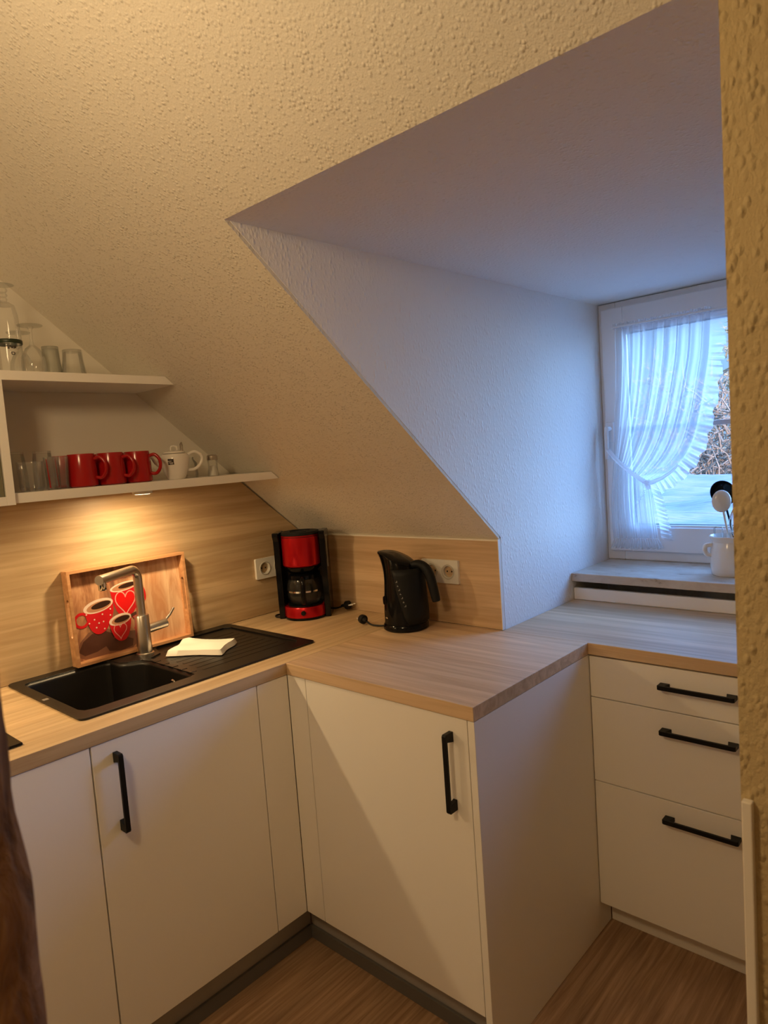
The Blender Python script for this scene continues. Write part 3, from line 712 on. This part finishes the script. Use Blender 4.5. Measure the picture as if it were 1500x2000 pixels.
# gauge panel: a curved shell on the handle side
bm = new(); sh = []
for zi in range(9):
    t = zi / 8; z = .030 + t * .182; rb = .0765 - .0135 * max(0, (z - .06)) / .15
    a0 = math.radians(-104 + 44 * (1 - t)); a1 = math.radians(52)
    row = []
    for k in range(13):
        a_ = a0 + (a1 - a0) * k / 12; e = 0 if k in (0, 12) else 1
        r_ = rb + (.005 if e else -.006) + .010 * t * math.exp(-(a_ ** 2) / .5)
        row.append(bm.verts.new((r_ * math.cos(a_), r_ * math.sin(a_), z + (0 if zi < 8 else .012 * 0))))
    sh.append(row)
for A, B in zip(sh, sh[1:]):
    for k in range(12): bm.faces.new((A[k], A[k + 1], B[k + 1], B[k]))
gp = obj('gauge_panel', bm, 'dark_grey', kt, smooth=True, flat_angle=60); sm = gp.modifiers.new('s', 'SOLIDIFY'); sm.thickness = .004; sm.offset = -1
gp['label'] = 'dark grey panel with a pale water scale'
bm = new()
for i in range(7):
    z = .090 + i * .0135; t = (z - .03) / .182; a_ = math.radians(-104 + 44 * (1 - t) + 14); rb = .0765 - .0135 * (z - .06) / .15 + .0057
    p = Vector((rb * math.cos(a_), rb * math.sin(a_), z)); d_ = Vector((-math.sin(a_), math.cos(a_), 0)); u_ = Vector((0, 0, 1)); nn = Vector((math.cos(a_), math.sin(a_), 0))
    for (w0, w1, h0, h1) in ((0, .006, 0, .0012), (.0042, .006, 0, .006)) if i % 2 == 0 else ((0, .006, 0, .0012), (.002, .0036, 0, .0045)):
        bm.faces.new([bm.verts.new(p + d_ * a1_ + u_ * b1_ + nn * .0008) for a1_, b1_ in ((w0, h0), (w1, h0), (w1, h1), (w0, h1))])
obj('scale_marks', bm, mat('pale_print', (.42, .42, .40), .5), gp)
bm = new(); hp = curve([(.030, 0, .212), (.058, 0, .222), (.085, 0, .214), (.103, 0, .188), (.113, 0, .150), (.121, 0, .112), (.124, 0, .098)], 6)
tube(bm, hp, [.0135 + .003 * math.sin(PI * i / (len(hp) - 1)) for i in range(len(hp))], 14, sq=1.0); obj('handle', bm, 'dark_grey', kt, smooth=True, bev=.002)
bm = new(); a_ = math.radians(-118); p = Vector((.0735 * math.cos(a_), .0735 * math.sin(a_), .047)); d_ = Vector((-math.sin(a_), math.cos(a_), 0)); nn = Vector((math.cos(a_), math.sin(a_), 0))
pts = [p + d_ * q[0] + Vector((0, 0, q[1])) for q in ell(0, 0, .0075, .003, n=20)]
fr = [bm.verts.new(q + nn * .0012) for q in pts]; bk = [bm.verts.new(q - nn * .001) for q in pts]; bm.faces.new(fr)
for k in range(20): bm.faces.new((fr[k], fr[(k + 1) % 20], bk[(k + 1) % 20], bk[k]))
bd = obj('badge', bm, 'chrome', kt); bd['label'] = 'small silver badge'
bm = new(); a_ = math.radians(-128); p = Vector((.0735 * math.cos(a_), .0735 * math.sin(a_), .105)); nn = Vector((math.cos(a_), math.sin(a_), 0)); d_ = Vector((-math.sin(a_), math.cos(a_), 0))
pts = [p + d_ * q[0] + Vector((0, 0, q[1])) for q in ell(0, 0, .008, .017, n=24)]
fr = [bm.verts.new(q + nn * .003) for q in inset([(0, 0)], 1) and [p + (w_ - p) * .8 for w_ in pts]]; bk = [bm.verts.new(q - nn * .004) for q in pts]; bm.faces.new(fr)
for k in range(24): bm.faces.new((fr[k], fr[(k + 1) % 24], bk[(k + 1) % 24], bk[k]))
obj('switch', bm, 'gloss_black', kt, smooth=True)
bm = new(); tube(bm, [inv(kt, q) for q in curve([(.60, -.165, H + .008), (.575, -.172, H + .006), (.545, -.178, H + .008), (.527, -.182, H + .0185)], 6)], .0033, 8); obj('power_cord', bm, 'rubber', kt, smooth=True)
plug(kt, (.527, -.182, H + .0205), math.radians(160), 0)

# ------------------------------------------------------------------ shelves, wall cabinet and lamps
YCAB = -1.188
def shelf(z0, z1, y0, label):
    bm = new(); e = .003
    prism(bm, [(y0, z0), (-(z0 - HS) / TAN - e, z0), (-(z1 - HS) / TAN - e, z1), (y0, z1)], .002, .25, 'x')
    return tag(obj('wall_shelf', bm, 'white', bev=.001), label, 'shelf')
shelf(1.4495, 1.4765, YCAB, 'lower white wall shelf that carries the red mugs')
shelf(1.7735, 1.7985, -2.2, 'upper white wall shelf with upturned clear glasses on it')
wc = thing('wall_cabinet', 'white wall cabinet with a framed glass door left of the lower shelf', 'cabinet', (.13, -1.49, 1.447))
bm = new(); openbox(bm, rel(wc, (.002, -1.79, 1.447)), rel(wc, (.248, YCAB - .001, 1.772)), .016, ('x1',)); obj('body', bm, 'white', wc)
bm = new()
for a_, b_ in (((.25, -1.79, 1.4465), (.269, -1.768, 1.772)), ((.25, YCAB - .022, 1.4465), (.269, YCAB - .0005, 1.772)), ((.25, -1.768, 1.4465), (.269, YCAB - .022, 1.4695)), ((.25, -1.768, 1.75), (.269, YCAB - .022, 1.772))):
    box(bm, rel(wc, a_), rel(wc, b_))
dw = obj('door_frame', bm, 'white', wc, bev=.001); boxo('glass_pane', rel(wc, (.257, -1.768, 1.4695)), rel(wc, (.261, YCAB - .022, 1.75)), 'frost', dw)

def puck(loc, power, label):
    t = thing('puck_light', label, 'lamp', loc)
    bm = new(); lathe(bm, [(0, 0), (.030, 0), (.030, -.008), (.024, -.009), (0, -.009)], n=32); obj('housing', bm, 'socket', t, smooth=True)
    bm = new(); lathe(bm, [(0, -.0092), (.022, -.0092), (.022, -.0098), (0, -.0098)], n=32); obj('lens', bm, emis('lamp_lens', (1, .75, .4), 6), t, smooth=True)
    light('lamp_light', 'AREA', (0, 0, -.0115), power, WARM, t, shape='DISK', size=.04)
    return t
puck((.205, -.80, 1.4490), SHELF_W, 'small round lamp fixed below the lower wall shelf above the tray')
puck((.205, -1.60, 1.4465), CAB_W, 'small round lamp fixed below the wall cabinet over the cooktop')
cl = thing('ceiling_lamp', 'white pendant lamp behind the viewer, outside the photo', 'lamp', (1.33, -1.97, ZTOP))
bm = new(); lathe(bm, [(0, -.001), (.06, -.001), (.06, -.03), (0, -.03)], n=32); obj('canopy', bm, 'white', cl, smooth=True)
bm = new(); tube(bm, [(0, 0, -.03), (0, 0, -.30)], .004, 8); obj('rod', bm, 'white', cl)
bm = new(); lathe(bm, [(0, -.295), (.018, -.30), (.020, -.34), (.016, -.355), (0, -.355)], n=24); obj('bulb_socket', bm, 'white', cl, smooth=True)
light('lamp_light', 'POINT', (0, 0, -.42), ROOM_W, WARM, cl, shadow_soft_size=.11)

# ------------------------------------------------------------------ crockery on the lower shelf
Z1, Z2 = 1.4768, 1.7988
mg = thing('mug', '', 'mug', group='red mugs on the lower shelf')
bm = new(); lathe(bm, [(0, 0), (.035, 0), (.0405, .004), (.0412, .03), (.0402, .06), (.0375, .093), (.0365, .096), (.0345, .093), (.038, .05), (.038, .006), (0, .005)], n=36); obj('body', bm, 'red_glaze', mg, smooth=True, flat_angle=50)
bm = new(); tube(bm, curve([(.037, 0, .080), (.055, 0, .083), (.069, 0, .066), (.069, 0, .042), (.056, 0, .025), (.040, 0, .026)], 6), .0052, 12); obj('handle', bm, 'red_glaze', mg, smooth=True)
mg.location = (.190, -.972, Z1); mg.rotation_euler = (0, 0, math.radians(42)); mg['label'] = 'front row red mug furthest from the teapot'
for x, y, r, lb in ((.190, -.884, 38, 'front row red mug in the middle of the three'), (.190, -.798, 44, 'front row red mug right beside the white teapot'),
                    (.085, -.985, 55, 'red mug in the back row, beside the drinking glasses'), (.085, -.895, 55, 'red mug in the back row between the other two'), (.085, -.800, 50, 'back row red mug nearest the teapot')):
    dup(mg, (x, y, Z1), math.radians(r), lb)

tp = thing('teapot', 'small white teapot with a ring handle and a dark square mark', 'teapot', (.185, -.665, Z1), math.radians(65))
bm = new(); lathe(bm, [(0, 0), (.026, 0), (.030, .004), (.040, .030), (.046, .060), (.046, .074), (.040, .082), (.030, .084), (0, .084)], n=36); obj('body', bm, 'white_glaze', tp, smooth=True)
bm = new(); lathe(bm, [(.036, .0842), (.034, .089), (.020, .093), (0, .094)], n=32); tube(bm, curve([(-.010, 0, .092), (-.008, 0, .106), (.008, 0, .106), (.010, 0, .092)], 5), .0028, 8); obj('lid', bm, 'white_glaze', tp, smooth=True)
bm = new(); tube(bm, curve([(.040, 0, .078), (.066, 0, .086), (.086, 0, .070), (.082, 0, .048), (.062, 0, .030), (.038, 0, .028)], 6), .005, 12); obj('handle', bm, 'white_glaze', tp, smooth=True)
bm = new(); tube(bm, [(-.038, 0, .045), (-.058, 0, .060), (-.070, 0, .080)], [.012, .009, .007], 12); obj('spout', bm, 'white_glaze', tp, smooth=True)
bm = new()
def badge(cx, a0d, zc, wdt, hgt, rfun, mi, off):
    for i in range(4):
        for j in range(4):
            q = []
            for (di, dj) in ((0, 0), (1, 0), (1, 1), (0, 1)):
                z = zc + hgt * ((j + dj) / 4 - .5); rr = rfun(z) + off; a_ = math.radians(a0d) + wdt * ((i + di) / 4 - .5) / rr
                q.append(bm.verts.new((rr * math.cos(a_), rr * math.sin(a_), z)))
            bm.faces.new(q).material_index = mi
rt = lambda z: .040 + .006 * min(1, (z - .030) / .03)
badge(0, -112, .057, .019, .019, rt, 0, .0008); badge(0, -116, .059, .012, .0016, rt, 1, .0013); badge(0, -112, .054, .014, .0014, rt, 1, .0013); badge(0, -110, .0505, .010, .0012, rt, 1, .0013)
lb = obj('maker_mark', bm, [mat('dark_mark', (.03, .02, .02), .4), 'socket'], tp); lb['label'] = 'dark square maker mark'

def glass_bm(prof, wall=.0014, n=32, base=.006):
    bm = new(); lathe(bm, [(0, 0)] + prof, n=n)
    inner = [(max(r - wall, .001), z) for r, z in prof]; inner[0] = (inner[0][0], base)
    lathe(bm, [(0, base)] + inner, n=n)
    A = prof[-1]; lathe(bm, [(A[0], A[1]), (A[0] - wall, A[1])], n=n)
    return bm
def put(bm, name, label, loc, cat='glass', flip=None, group=None, mm='glass'):
    if flip: 
        for v_ in bm.verts: v_.co.z = flip - v_.co.z
    return tag(obj(name, bm, mm, None, smooth=True, loc=loc), label, cat, group)
# salt shaker
ss = thing('salt_shaker', 'glass salt shaker with a metal cap at the right end of the shelf', 'salt shaker', (.155, -.503, Z1))
bm = new(); lathe(bm, [(0, 0), (.018, 0), (.019, .003), (.016, .03), (.0175, .052), (.0175, .056)], n=24); obj('glass_jar', bm, 'glass', ss, smooth=True)
bm = new(); lathe(bm, [(0, .002), (.0165, .002), (.0145, .028), (.015, .036), (0, .037)], n=24); obj('salt', bm, 'salt', ss, smooth=True)
bm = new(); lathe(bm, [(.0182, .055), (.0188, .057), (.0188, .069), (.014, .073), (0, .074)], n=24); obj('cap', bm, 'steel', ss, smooth=True)
# cruet with metal holder behind the teapot handle
cr = thing('oil_cruet', 'glass cruet with an upright dark metal holder behind the teapot handle', 'cruet', (.115, -.565, Z1))
obj('glass_body', glass_bm([(.022, 0), (.024, .01), (.022, .05), (.012, .062), (.012, .07)]), 'glass', cr, smooth=True)
bm = new(); tube(bm, [(-.016, -.022, .001), (-.016, -.022, .118)], .0028, 8); tube(bm, [(-.004, -.022, .07), (-.004, -.022, .112)], .0022, 8); tube(bm, [(-.016, -.022, .116), (-.010, -.022, .122), (-.004, -.022, .112)], .0022, 8)
tube(bm, [(-.03, -.022, .072), (.02, -.022, .074)], .0045, 8); obj('metal_holder', bm, 'steel', cr, smooth=True)
# drinking glasses at the left end
gA = put(glass_bm([(.021, 0), (.024, .03), (.027, .07), (.028, .112)]), 'drinking_glass', 'tall clear tumbler next to the glass-door cabinet, with a small dark red mark', (.130, -1.128, Z1), flip=.112, group='clear tumblers on the lower shelf')
bm = new(); rt2 = lambda z: .0262
badge(0, -75, .078, .010, .008, rt2, 0, .0012); lb = obj('printed_mark', bm, mat('dark_red_mark', (.12, .01, .02), .4), gA)
put(glass_bm([(.024, 0), (.026, .03), (.028, .07), (.029, .112)]), 'drinking_glass', 'tall clear tumbler standing behind the short fluted glass', (.128, -1.056, Z1), flip=.112, group='clear tumblers on the lower shelf')
bmf = glass_bm([(.027, 0), (.031, .012), (.032, .04), (.0335, .078), (.034, .081)], .003, 40, .012)
for v_ in bmf.verts:
    a_ = math.atan2(v_.co.y, v_.co.x); k = 1 + .02 * math.cos(a_ * 12) * (1 if v_.co.z < .07 else 0); v_.co.x *= k; v_.co.y *= k
put(bmf, 'drinking_glass', 'short fluted glass at the front left of the lower shelf', (.210, -1.122, Z1), group='clear tumblers on the lower shelf')
for (x, y, lbl) in ((.205, -1.062, 'slim shot glass with a red stripe beside the short fluted glass'), (.200, -1.036, 'slim shot glass with a red stripe touching the red mugs')):
    gl = thing('striped_glass', lbl, 'glass', (x, y, Z1), group='slim striped glasses')
    obj('glass_body', glass_bm([(.017, 0), (.018, .03), (.021, .092)], .0016, 28, .01), 'glass', gl, smooth=True)
    bm = new(); tube(bm, [(.0185 * math.cos(a_) + 0, .0185 * math.sin(a_), z) for a_, z in ((-.9, .006), (-1.0, .04), (-1.15, .086))], .0016, 8); obj('stripe', bm, 'red_glaze', gl, smooth=True)

# ------------------------------------------------------------------ glasses on the upper shelf
t = thing('upturned_beer_glass', 'tall upturned stemmed beer glass with a dark green ring, at the left edge', 'glass', (.185, -1.132, Z2))
bm = new(); lathe(bm, [(.031, 0), (.033, .04), (.0335, .10), (.031, .155), (.0255, .182), (.014, .190), (.008, .193), (.011, .198), (.008, .203), (.012, .209), (.008, .215), (.013, .222), (.010, .228), (.006, .232), (.030, .236), (.0, .238)], n=36); obj('bowl', bm, 'glass', t, smooth=True)
bm = new(); lathe(bm, [(.0345, .078), (.0352, .079), (.0352, .088), (.0345, .089)], n=40); lb = obj('printed_ring', bm, mat('green_black_ring', (.015, .03, .012), .4), t, smooth=True)
bm = new(); rt3 = lambda z: .0342
for a_, z, w_, h_ in ((-60, .066, .004, .009), (-52, .068, .0016, .007), (-46, .066, .004, .006), (-39, .066, .002, .008), (-33, .067, .004, .007), (-45, .053, .006, .002), (-45, .047, .006, .002), (-50, .050, .002, .007), (-38, .050, .002, .007)): badge(0, a_ + 40, z, w_ * 1.2, h_, rt3, 0, .0010)
obj('printed_crest', bm, mat('dark_print', (.04, .03, .02), .4), t)
def wine(name, label, loc, k=1.0, group=None):
    t = thing(name, label, 'glass', loc, group=group)
    bm = new(); lathe(bm, [(.028 * k, 0), (.031 * k, .02 * k), (.029 * k, .045 * k), (.018 * k, .068 * k), (.006 * k, .078 * k)], n=32); obj('bowl', bm, 'glass', t, smooth=True)
    bm = new(); lathe(bm, [(.006 * k, .078 * k), (.004 * k, .09 * k), (.0045 * k, .118 * k), (.010 * k, .126 * k)], n=16); obj('stem', bm, 'glass', t, smooth=True)
    bm = new(); lathe(bm, [(.010 * k, .126 * k), (.031 * k, .1285 * k), (.032 * k, .1305 * k), (.0, .132 * k)], n=32); obj('foot', bm, 'glass', t, smooth=True)
wine('wine_glass', 'upturned stemmed wine glass, foot up, beside the tall beer glass', (.195, -1.075, Z2), 1.02, 'upturned wine glasses')
wine('wine_glass', 'upturned stemmed wine glass half hidden behind the other wine glass', (.110, -1.075, Z2), .98, 'upturned wine glasses')
put(glass_bm([(.022, 0), (.0235, .03), (.027, .075), (.0275, .083)], .002), 'tumbler', 'slightly frosted upturned tumbler behind the clear one on the upper shelf', (.165, -1.015, Z2), flip=.083, mm=thin_glass('misty_glass', (.86, .87, .84), (.66, .68, .64), .25, .15))
put(glass_bm([(.026, 0), (.0285, .03), (.033, .062), (.036, .074)], .002), 'tumbler', 'clear upturned tumbler with a dark rim line, outermost on the upper shelf', (.185, -.962, Z2), flip=.074)

# ------------------------------------------------------------------ curtain
ct = thing('cafe_curtain', 'sheer white ruffled curtain tied back on the left of the window', 'curtain', (1.2, YW - .045, 1.95))
CX, CZ = 1.2, 1.95
def bez(a, b, c, t): return a * (1 - t) ** 2 + 2 * b * t * (1 - t) + c * t * t
random.seed(11)
NS, NT = 220, 60
ztop = 1.925; xl, xr = 1.068, 1.417
bandL, bandM, bandK = Vector((1.046, 1.440)), Vector((1.10, 1.375)), Vector((1.180, 1.325))
def right_edge(t):
    P = [Vector((1.417, ztop)), Vector((1.408, 1.80)), Vector((1.398, 1.7307)), Vector((1.371, 1.587)), Vector((1.337, 1.468)), Vector((1.289, 1.395)), Vector((1.231, 1.349)), Vector((1.184, 1.326))]
    f = t * (len(P) - 1); i = min(int(f), len(P) - 2); u = f - i
    p0 = P[max(i - 1, 0)]; p1 = P[i]; p2 = P[i + 1]; p3 = P[min(i + 2, len(P) - 1)]
    return .5 * ((2 * p1) + (p2 - p0) * u + (2 * p0 - 5 * p1 + 4 * p2 - p3) * u * u + (3 * p1 - p0 - 3 * p2 + p3) * u ** 3)
def left_edge(t): return Vector((1.068 - .018 * t + .004 * math.sin(t * 5), ztop + (1.440 - ztop) * t))
folds = [.08, .19, .31, .44, .57, .70, .84, .95]
def fold(s):
    return sum(math.exp(-((s - f) / .028) ** 2) for f in folds)
bm = new(); G = []
for i in range(NS + 1):
    s = i / NS; row = []
    for j in range(NT + 1):
        t = j / NT
        L, Rr = left_edge(t), right_edge(t)
        B = bez(bandL, bandM, bandK, s); k = t ** 2.2 * (1 - s ** 4)
        base = L + (Rr - L) * s; end = B
        p = base * (1 - k) + end * k
        amp = .013 * (1 - .35 * t)
        y = -.006 - amp * (math.sin(s * 2 * PI * 6.5 + 1.6 * math.sin(s * 7 + 1)) * (.55 + .45 * math.sin(s * 13 + 2)) + .35 * math.sin(s * 2 * PI * 11 + 2 * math.sin(s * 5))) - .0025 * math.sin(s * 2 * PI * 23 + t * 2)
        dxx = .006 * math.sin(s * 2 * PI * 8 + .5) * (1 - t * .6)
        row.append(bm.verts.new((p.x + dxx - CX, y, p.y - CZ)))
    G.append(row)
for i in range(NS):
    for j in range(NT): bm.faces.new((G[i][j], G[i + 1][j], G[i + 1][j + 1], G[i][j + 1]))
obj('upper_drape', bm, 'sheer', ct, smooth=True, flat_angle=180)
# skirt below the tie
bm = new(); G = []
for i in range(NS + 1):
    s = i / NS; row = []
    for j in range(41):
        t = j / 40
        B = bez(bandL, bandM, bandK, s)
        Hm = Vector((1.030 + .175 * s, 1.108 + .004 * s))
        p = B * (1 - t) + Hm * t; p.x += -.012 * math.sin(PI * t) * (1 - s) + .010 * math.sin(PI * t) * s * 0
        y = -.006 - .012 * (1 + .3 * t) * math.sin(s * 2 * PI * 9 + .6 * math.sin(s * 7)) * (.6 + .4 * math.cos(s * 17)) - .003 * math.sin(s * 2 * PI * 27 + t * 4)
        row.append(bm.verts.new((p.x - CX, y, p.y - CZ)))
    G.append(row)
for i in range(NS):
    for j in range(40): bm.faces.new((G[i][j], G[i + 1][j], G[i + 1][j + 1], G[i][j + 1]))
obj('lower_drape', bm, 'sheer', ct, smooth=True, flat_angle=180)
# frills: right edge of upper, right edge of lower, hem
def frill(path, out, wd, waves, amp=.009, name='frill'):
    bm = new(); N = len(path); G = []
    for i, p in enumerate(path):
        row = []
        for j in range(6):
            t = j / 5; ph = i / (N - 1) * waves * 2 * PI
            q = p + out(i / (N - 1)) * wd * t * (1 + .10 * math.sin(ph * .5))
            row.append(bm.verts.new((q.x - CX + .002 * math.cos(ph) * t, -.010 - amp * t * math.sin(ph) - amp * .4 * t * math.sin(ph * 2.3 + 1), q.y - CZ)))
        G.append(row)
    for i in range(N - 1):
        for j in range(5): bm.faces.new((G[i][j], G[i + 1][j], G[i + 1][j + 1], G[i][j + 1]))
    return obj(name, bm, 'frill', ct, smooth=True, flat_angle=180)
def nrm_right(t):
    d_ = (right_edge(min(1, t + .01)) - right_edge(max(0, t - .01))).normalized(); return Vector((-d_.y, d_.x))
frill([right_edge(i / 300) for i in range(0, 286)], lambda t: nrm_right(t * .95), .052, 21, .0065)
kn = bandK
def lowr(t): return Vector((1.184 + .012 * math.sin(PI * t * .9) + .030 * t * t, 1.318 - .208 * t))
frill([lowr(i / 120) for i in range(121)], lambda t: Vector((.9, -.45 + .3 * t)).normalized(), .040, 12)
frill([Vector((1.030 + .178 * i / 200, 1.109)) for i in range(201)], lambda t: Vector((-.35 + .75 * t, -1)).normalized(), .038, 20)
frill([Vector((1.060 + .36 * i / 240, ztop)) for i in range(241)], lambda t: Vector((0, 1)), .020, 30, .004, 'header_ruffle')
frill([Vector((1.165 - .045 * i / 60, 1.318 - .075 * i / 60)) for i in range(61)], lambda t: Vector((.9, .55)), .030, 6, .007)
# tie band
bm = new()
bp = [bez(bandL, bandM, bandK, i / 24) for i in range(25)]
bp = [Vector((1.030, 1.462))] + bp + [Vector((1.205, 1.333)), Vector((1.235, 1.345)), Vector((1.268, 1.366)), Vector((1.295, 1.392))]
tube(bm, [(p.x - CX, -.030, p.y - CZ) for p in bp], [.010] * 27 + [.008, .006, .004], 12, sq=.8)
tube(bm, [(bandK.x - CX - .004, -.030, bandK.y - CZ + .012), (bandK.x - CX + .004, -.030, bandK.y - CZ - .022)], [.013, .008], 12); obj('tie_band', bm, 'band', ct, smooth=True)
bm = new(); tube(bm, [(1.058 - CX, -.012, 1.932 - CZ), (1.80 - CX, -.012, 1.932 - CZ)], .004, 10); obj('curtain_rod', bm, 'pvc', ct, smooth=True)

# ------------------------------------------------------------------ utensil jar on the sill
JX, JY = 1.492, .632
jr = thing('utensil_jar', 'white ceramic jar holding cooking utensils on the window sill', 'jar', (JX, JY, ZS))
bm = new(); lathe(bm, [(0, 0), (.056, 0), (.060, .004), (.063, .03), (.0625, .085), (.058, .104), (.055, .114), (.063, .128), (.064, .134), (.061, .136), (.053, .118), (.055, .1), (.059, .08), (.058, .01), (0, .008)], n=48); obj('body', bm, 'white_glaze', jr, smooth=True)
bm = new(); tube(bm, curve([(-.050, -.030, .105), (-.066, -.038, .103), (-.070, -.040, .088), (-.064, -.037, .072), (-.052, -.030, .068)], 6), [.008] * 25, 12); obj('lug_handle', bm, 'white_glaze', jr, smooth=True)
# ladle (black) behind
def ut(name, label, cat): return thing(name, label, cat, (JX, JY, ZS + .01))
ld = ut('ladle', 'black ladle with its bowl raised, standing in the white jar', 'ladle')
bm = new(); tube(bm, curve([(.02, .01, 0), (.010, .008, .12), (-.012, .012, .22), (-.018, .014, .245)], 6), [.006] * 19, 10, sq=.6); obj('handle', bm, 'black', ld, smooth=True)
bm = new(); lathe(bm, [(0, -.026), (.02, -.023), (.036, -.012), (.043, .002), (.0445, .004), (.041, .003), (.034, -.009), (.018, -.019), (0, -.021)], n=32)
obj('bowl', bm, 'gloss_black', ld, smooth=True, loc=(-.022, .012, .268), rot=(math.radians(72), math.radians(18), math.radians(35)))
sp = ut('cooking_spoon', 'white plastic cooking spoon in front of the black ladle', 'spoon')
bm = new(); tube(bm, curve([(.005, -.03, 0), (.004, -.032, .12), (-.008, -.034, .21)], 6), [.006] * 13, 12, sq=.6); obj('handle', bm, 'white_glaze', sp, smooth=True)
bm = new(); bmesh.ops.create_uvsphere(bm, u_segments=24, v_segments=14, radius=1)
for v_ in bm.verts:
    x, y, z = v_.co; y = y * .006 + .006 * (x * x + z * z) ; v_.co = Vector((x * .031, y, z * .038))
obj('bowl', bm, 'white_glaze', sp, smooth=True, loc=(-.012, -.034, .245), rot=(0, 0, math.radians(30)))
wh = ut('whisk', 'steel wire whisk standing in the jar behind the cooking spoon', 'whisk')
bm = new()
for k in range(6):
    a_ = PI * k / 6; c_, s_ = math.cos(a_), math.sin(a_)
    tube(bm, curve([(.022 + .004 * c_, .004 * s_, .11), (.022 + .022 * c_, .022 * s_, .17), (.022, 0, .225), (.022 - .022 * c_, -.022 * s_, .17), (.022 - .004 * c_, -.004 * s_, .11)], 6), .0016, 6)
tube(bm, [(.022, 0, 0), (.022, 0, .115)], .006, 10); obj('wires', bm, 'chrome', wh, smooth=True)
bt = ut('glass_stirrer', 'small clear glass beaker peeking out of the jar left of the spoon', 'glass')
bm = new(); lathe(bm, [(.012, .08), (.015, .12), (.016, .148), (.012, .156), (0, .158)], (-.032, -.012, 0), 20); obj('glass_body', bm, 'glass', bt, smooth=True)

# ------------------------------------------------------------------ dark timber post at the left edge
random.seed(5)
bm = new(); rows = []
NZ = 150
x1, y1, x0, y0 = 1.70, -1.7055, 1.555, -1.90
base = []
for (ax, ay), (bx, by) in (((x1, y0), (x1, y1 - .012)), ((x1, y1 - .012), (x1 - .012, y1)), ((x1 - .012, y1), (x0, y1)), ((x0, y1), (x0, y0)), ((x0, y0), (x1, y0))):
    n_ = 10 if abs(ax - bx) + abs(ay - by) > .05 else 2
    for k in range(n_): base.append((ax + (bx - ax) * k / n_, ay + (by - ay) * k / n_))
from mathutils import noise as mn
cxp, cyp = (x0 + x1) / 2, (y0 + y1) / 2
for i in range(NZ + 1):
    z = ZTOP * i / NZ; row = []
    for (x, y) in base:
        k = mn.noise(Vector((x * 9, y * 9, z * 5))) * .006 + mn.noise(Vector((x * 30, y * 30, z * 22))) * .0025
        q_ = min(1, max(0, (z - 1.235) / .07)); q_ = q_ * q_ * (3 - 2 * q_); d_ = Vector((x - cxp, y - cyp, 0)).normalized(); row.append(bm.verts.new((x + d_.x * k, y + d_.y * k - .0065 * q_ * (y > cyp), z)))
    rows.append(row)
nb = len(base)
for A, B in zip(rows, rows[1:]):
    for k in range(nb): bm.faces.new((A[k], A[(k + 1) % nb], B[(k + 1) % nb], B[k]))
bm.faces.new(rows[0][::-1]); bm.faces.new(rows[-1])
tag(obj('timber_post', bm, 'post', None, smooth=True, flat_angle=60), 'rough dark brown timber post close to the camera at the left edge', 'post')

# ------------------------------------------------------------------ outside the window
bm = new(); G = []
for i in range(121):
    row = []
    for j in range(121):
        x = -9 + 14 * i / 120; y = 1.4 + 8.8 * j / 120
        row.append(bm.verts.new((x, y, .80 + .10 * mn.noise(Vector((x * .55, y * .9, 0))) + .05 * mn.noise(Vector((x * 1.6, y * 2.3, 4))))))
    G.append(row)
for i in range(120):
    for j in range(120): bm.faces.new((G[i][j], G[i + 1][j], G[i + 1][j + 1], G[i][j + 1]))
sr = obj('snowy_roof', bm, 'snow', None, smooth=True); s_ = sr.modifiers.new('s', 'SOLIDIFY'); s_.thickness = .5; s_.offset = -1
tag(sr, 'flat snow-covered roof outside below the window', 'roof')
struct(boxo('ground', (-40, 1.0, -3.2), (30, 70, -3.0), 'snow'))
def bush(cx, cy, h, rad, n, mm, label, seed, zb=-3.0):
    random.seed(seed); bm = new()
    for k in range(n):
        a_ = random.uniform(0, 2 * PI); rr = rad * math.sqrt(random.random())
        x, y = cx + rr * math.cos(a_), cy + rr * math.sin(a_); hh = h * (1 - .35 * (rr / rad) ** 2)
        z = zb + hh * random.uniform(.25, 1.0)
        L = random.uniform(.25, .7); d_ = Vector((random.gauss(0, .6), random.gauss(0, .6), random.uniform(-.2, 1))).normalized()
        p = Vector((x, y, z)); w_ = random.uniform(.008, .022)
        q = p + d_ * L * .5 + Vector((0, 0, random.uniform(-.05, .1))); r2 = q + (d_ + Vector((random.gauss(0, .5), random.gauss(0, .5), random.gauss(0, .3)))).normalized() * L * .5
        tube(bm, [p, q, r2], [w_, w_ * .7, w_ * .3], 4, caps=False)
    tube(bm, [(cx, cy, zb), (cx + .1, cy, zb + h * .5), (cx, cy, zb + h * .85)], [.16, .09, .03], 8)
    return tag(obj('bare_bush', bm, mm), label, 'bush', None)
bush(-1.9, 11.6, 5.6, 1.1, 2200, 'twig', 'brown bare bush just beyond the snowy roof, at the right window edge', 1)
bush(-1.3, 13.8, 7.6, 1.2, 1800, 'twig2', 'russet leafy tree rising behind the bare bush', 2)
bush(-3.9, 14.2, 6.4, 1.4, 1500, 'twig2', 'russet tree seen through the middle of the curtain', 3)
bush(-5.6, 15.2, 6.9, 1.3, 900, 'twig', 'thin bare tree seen through the left part of the curtain', 4)
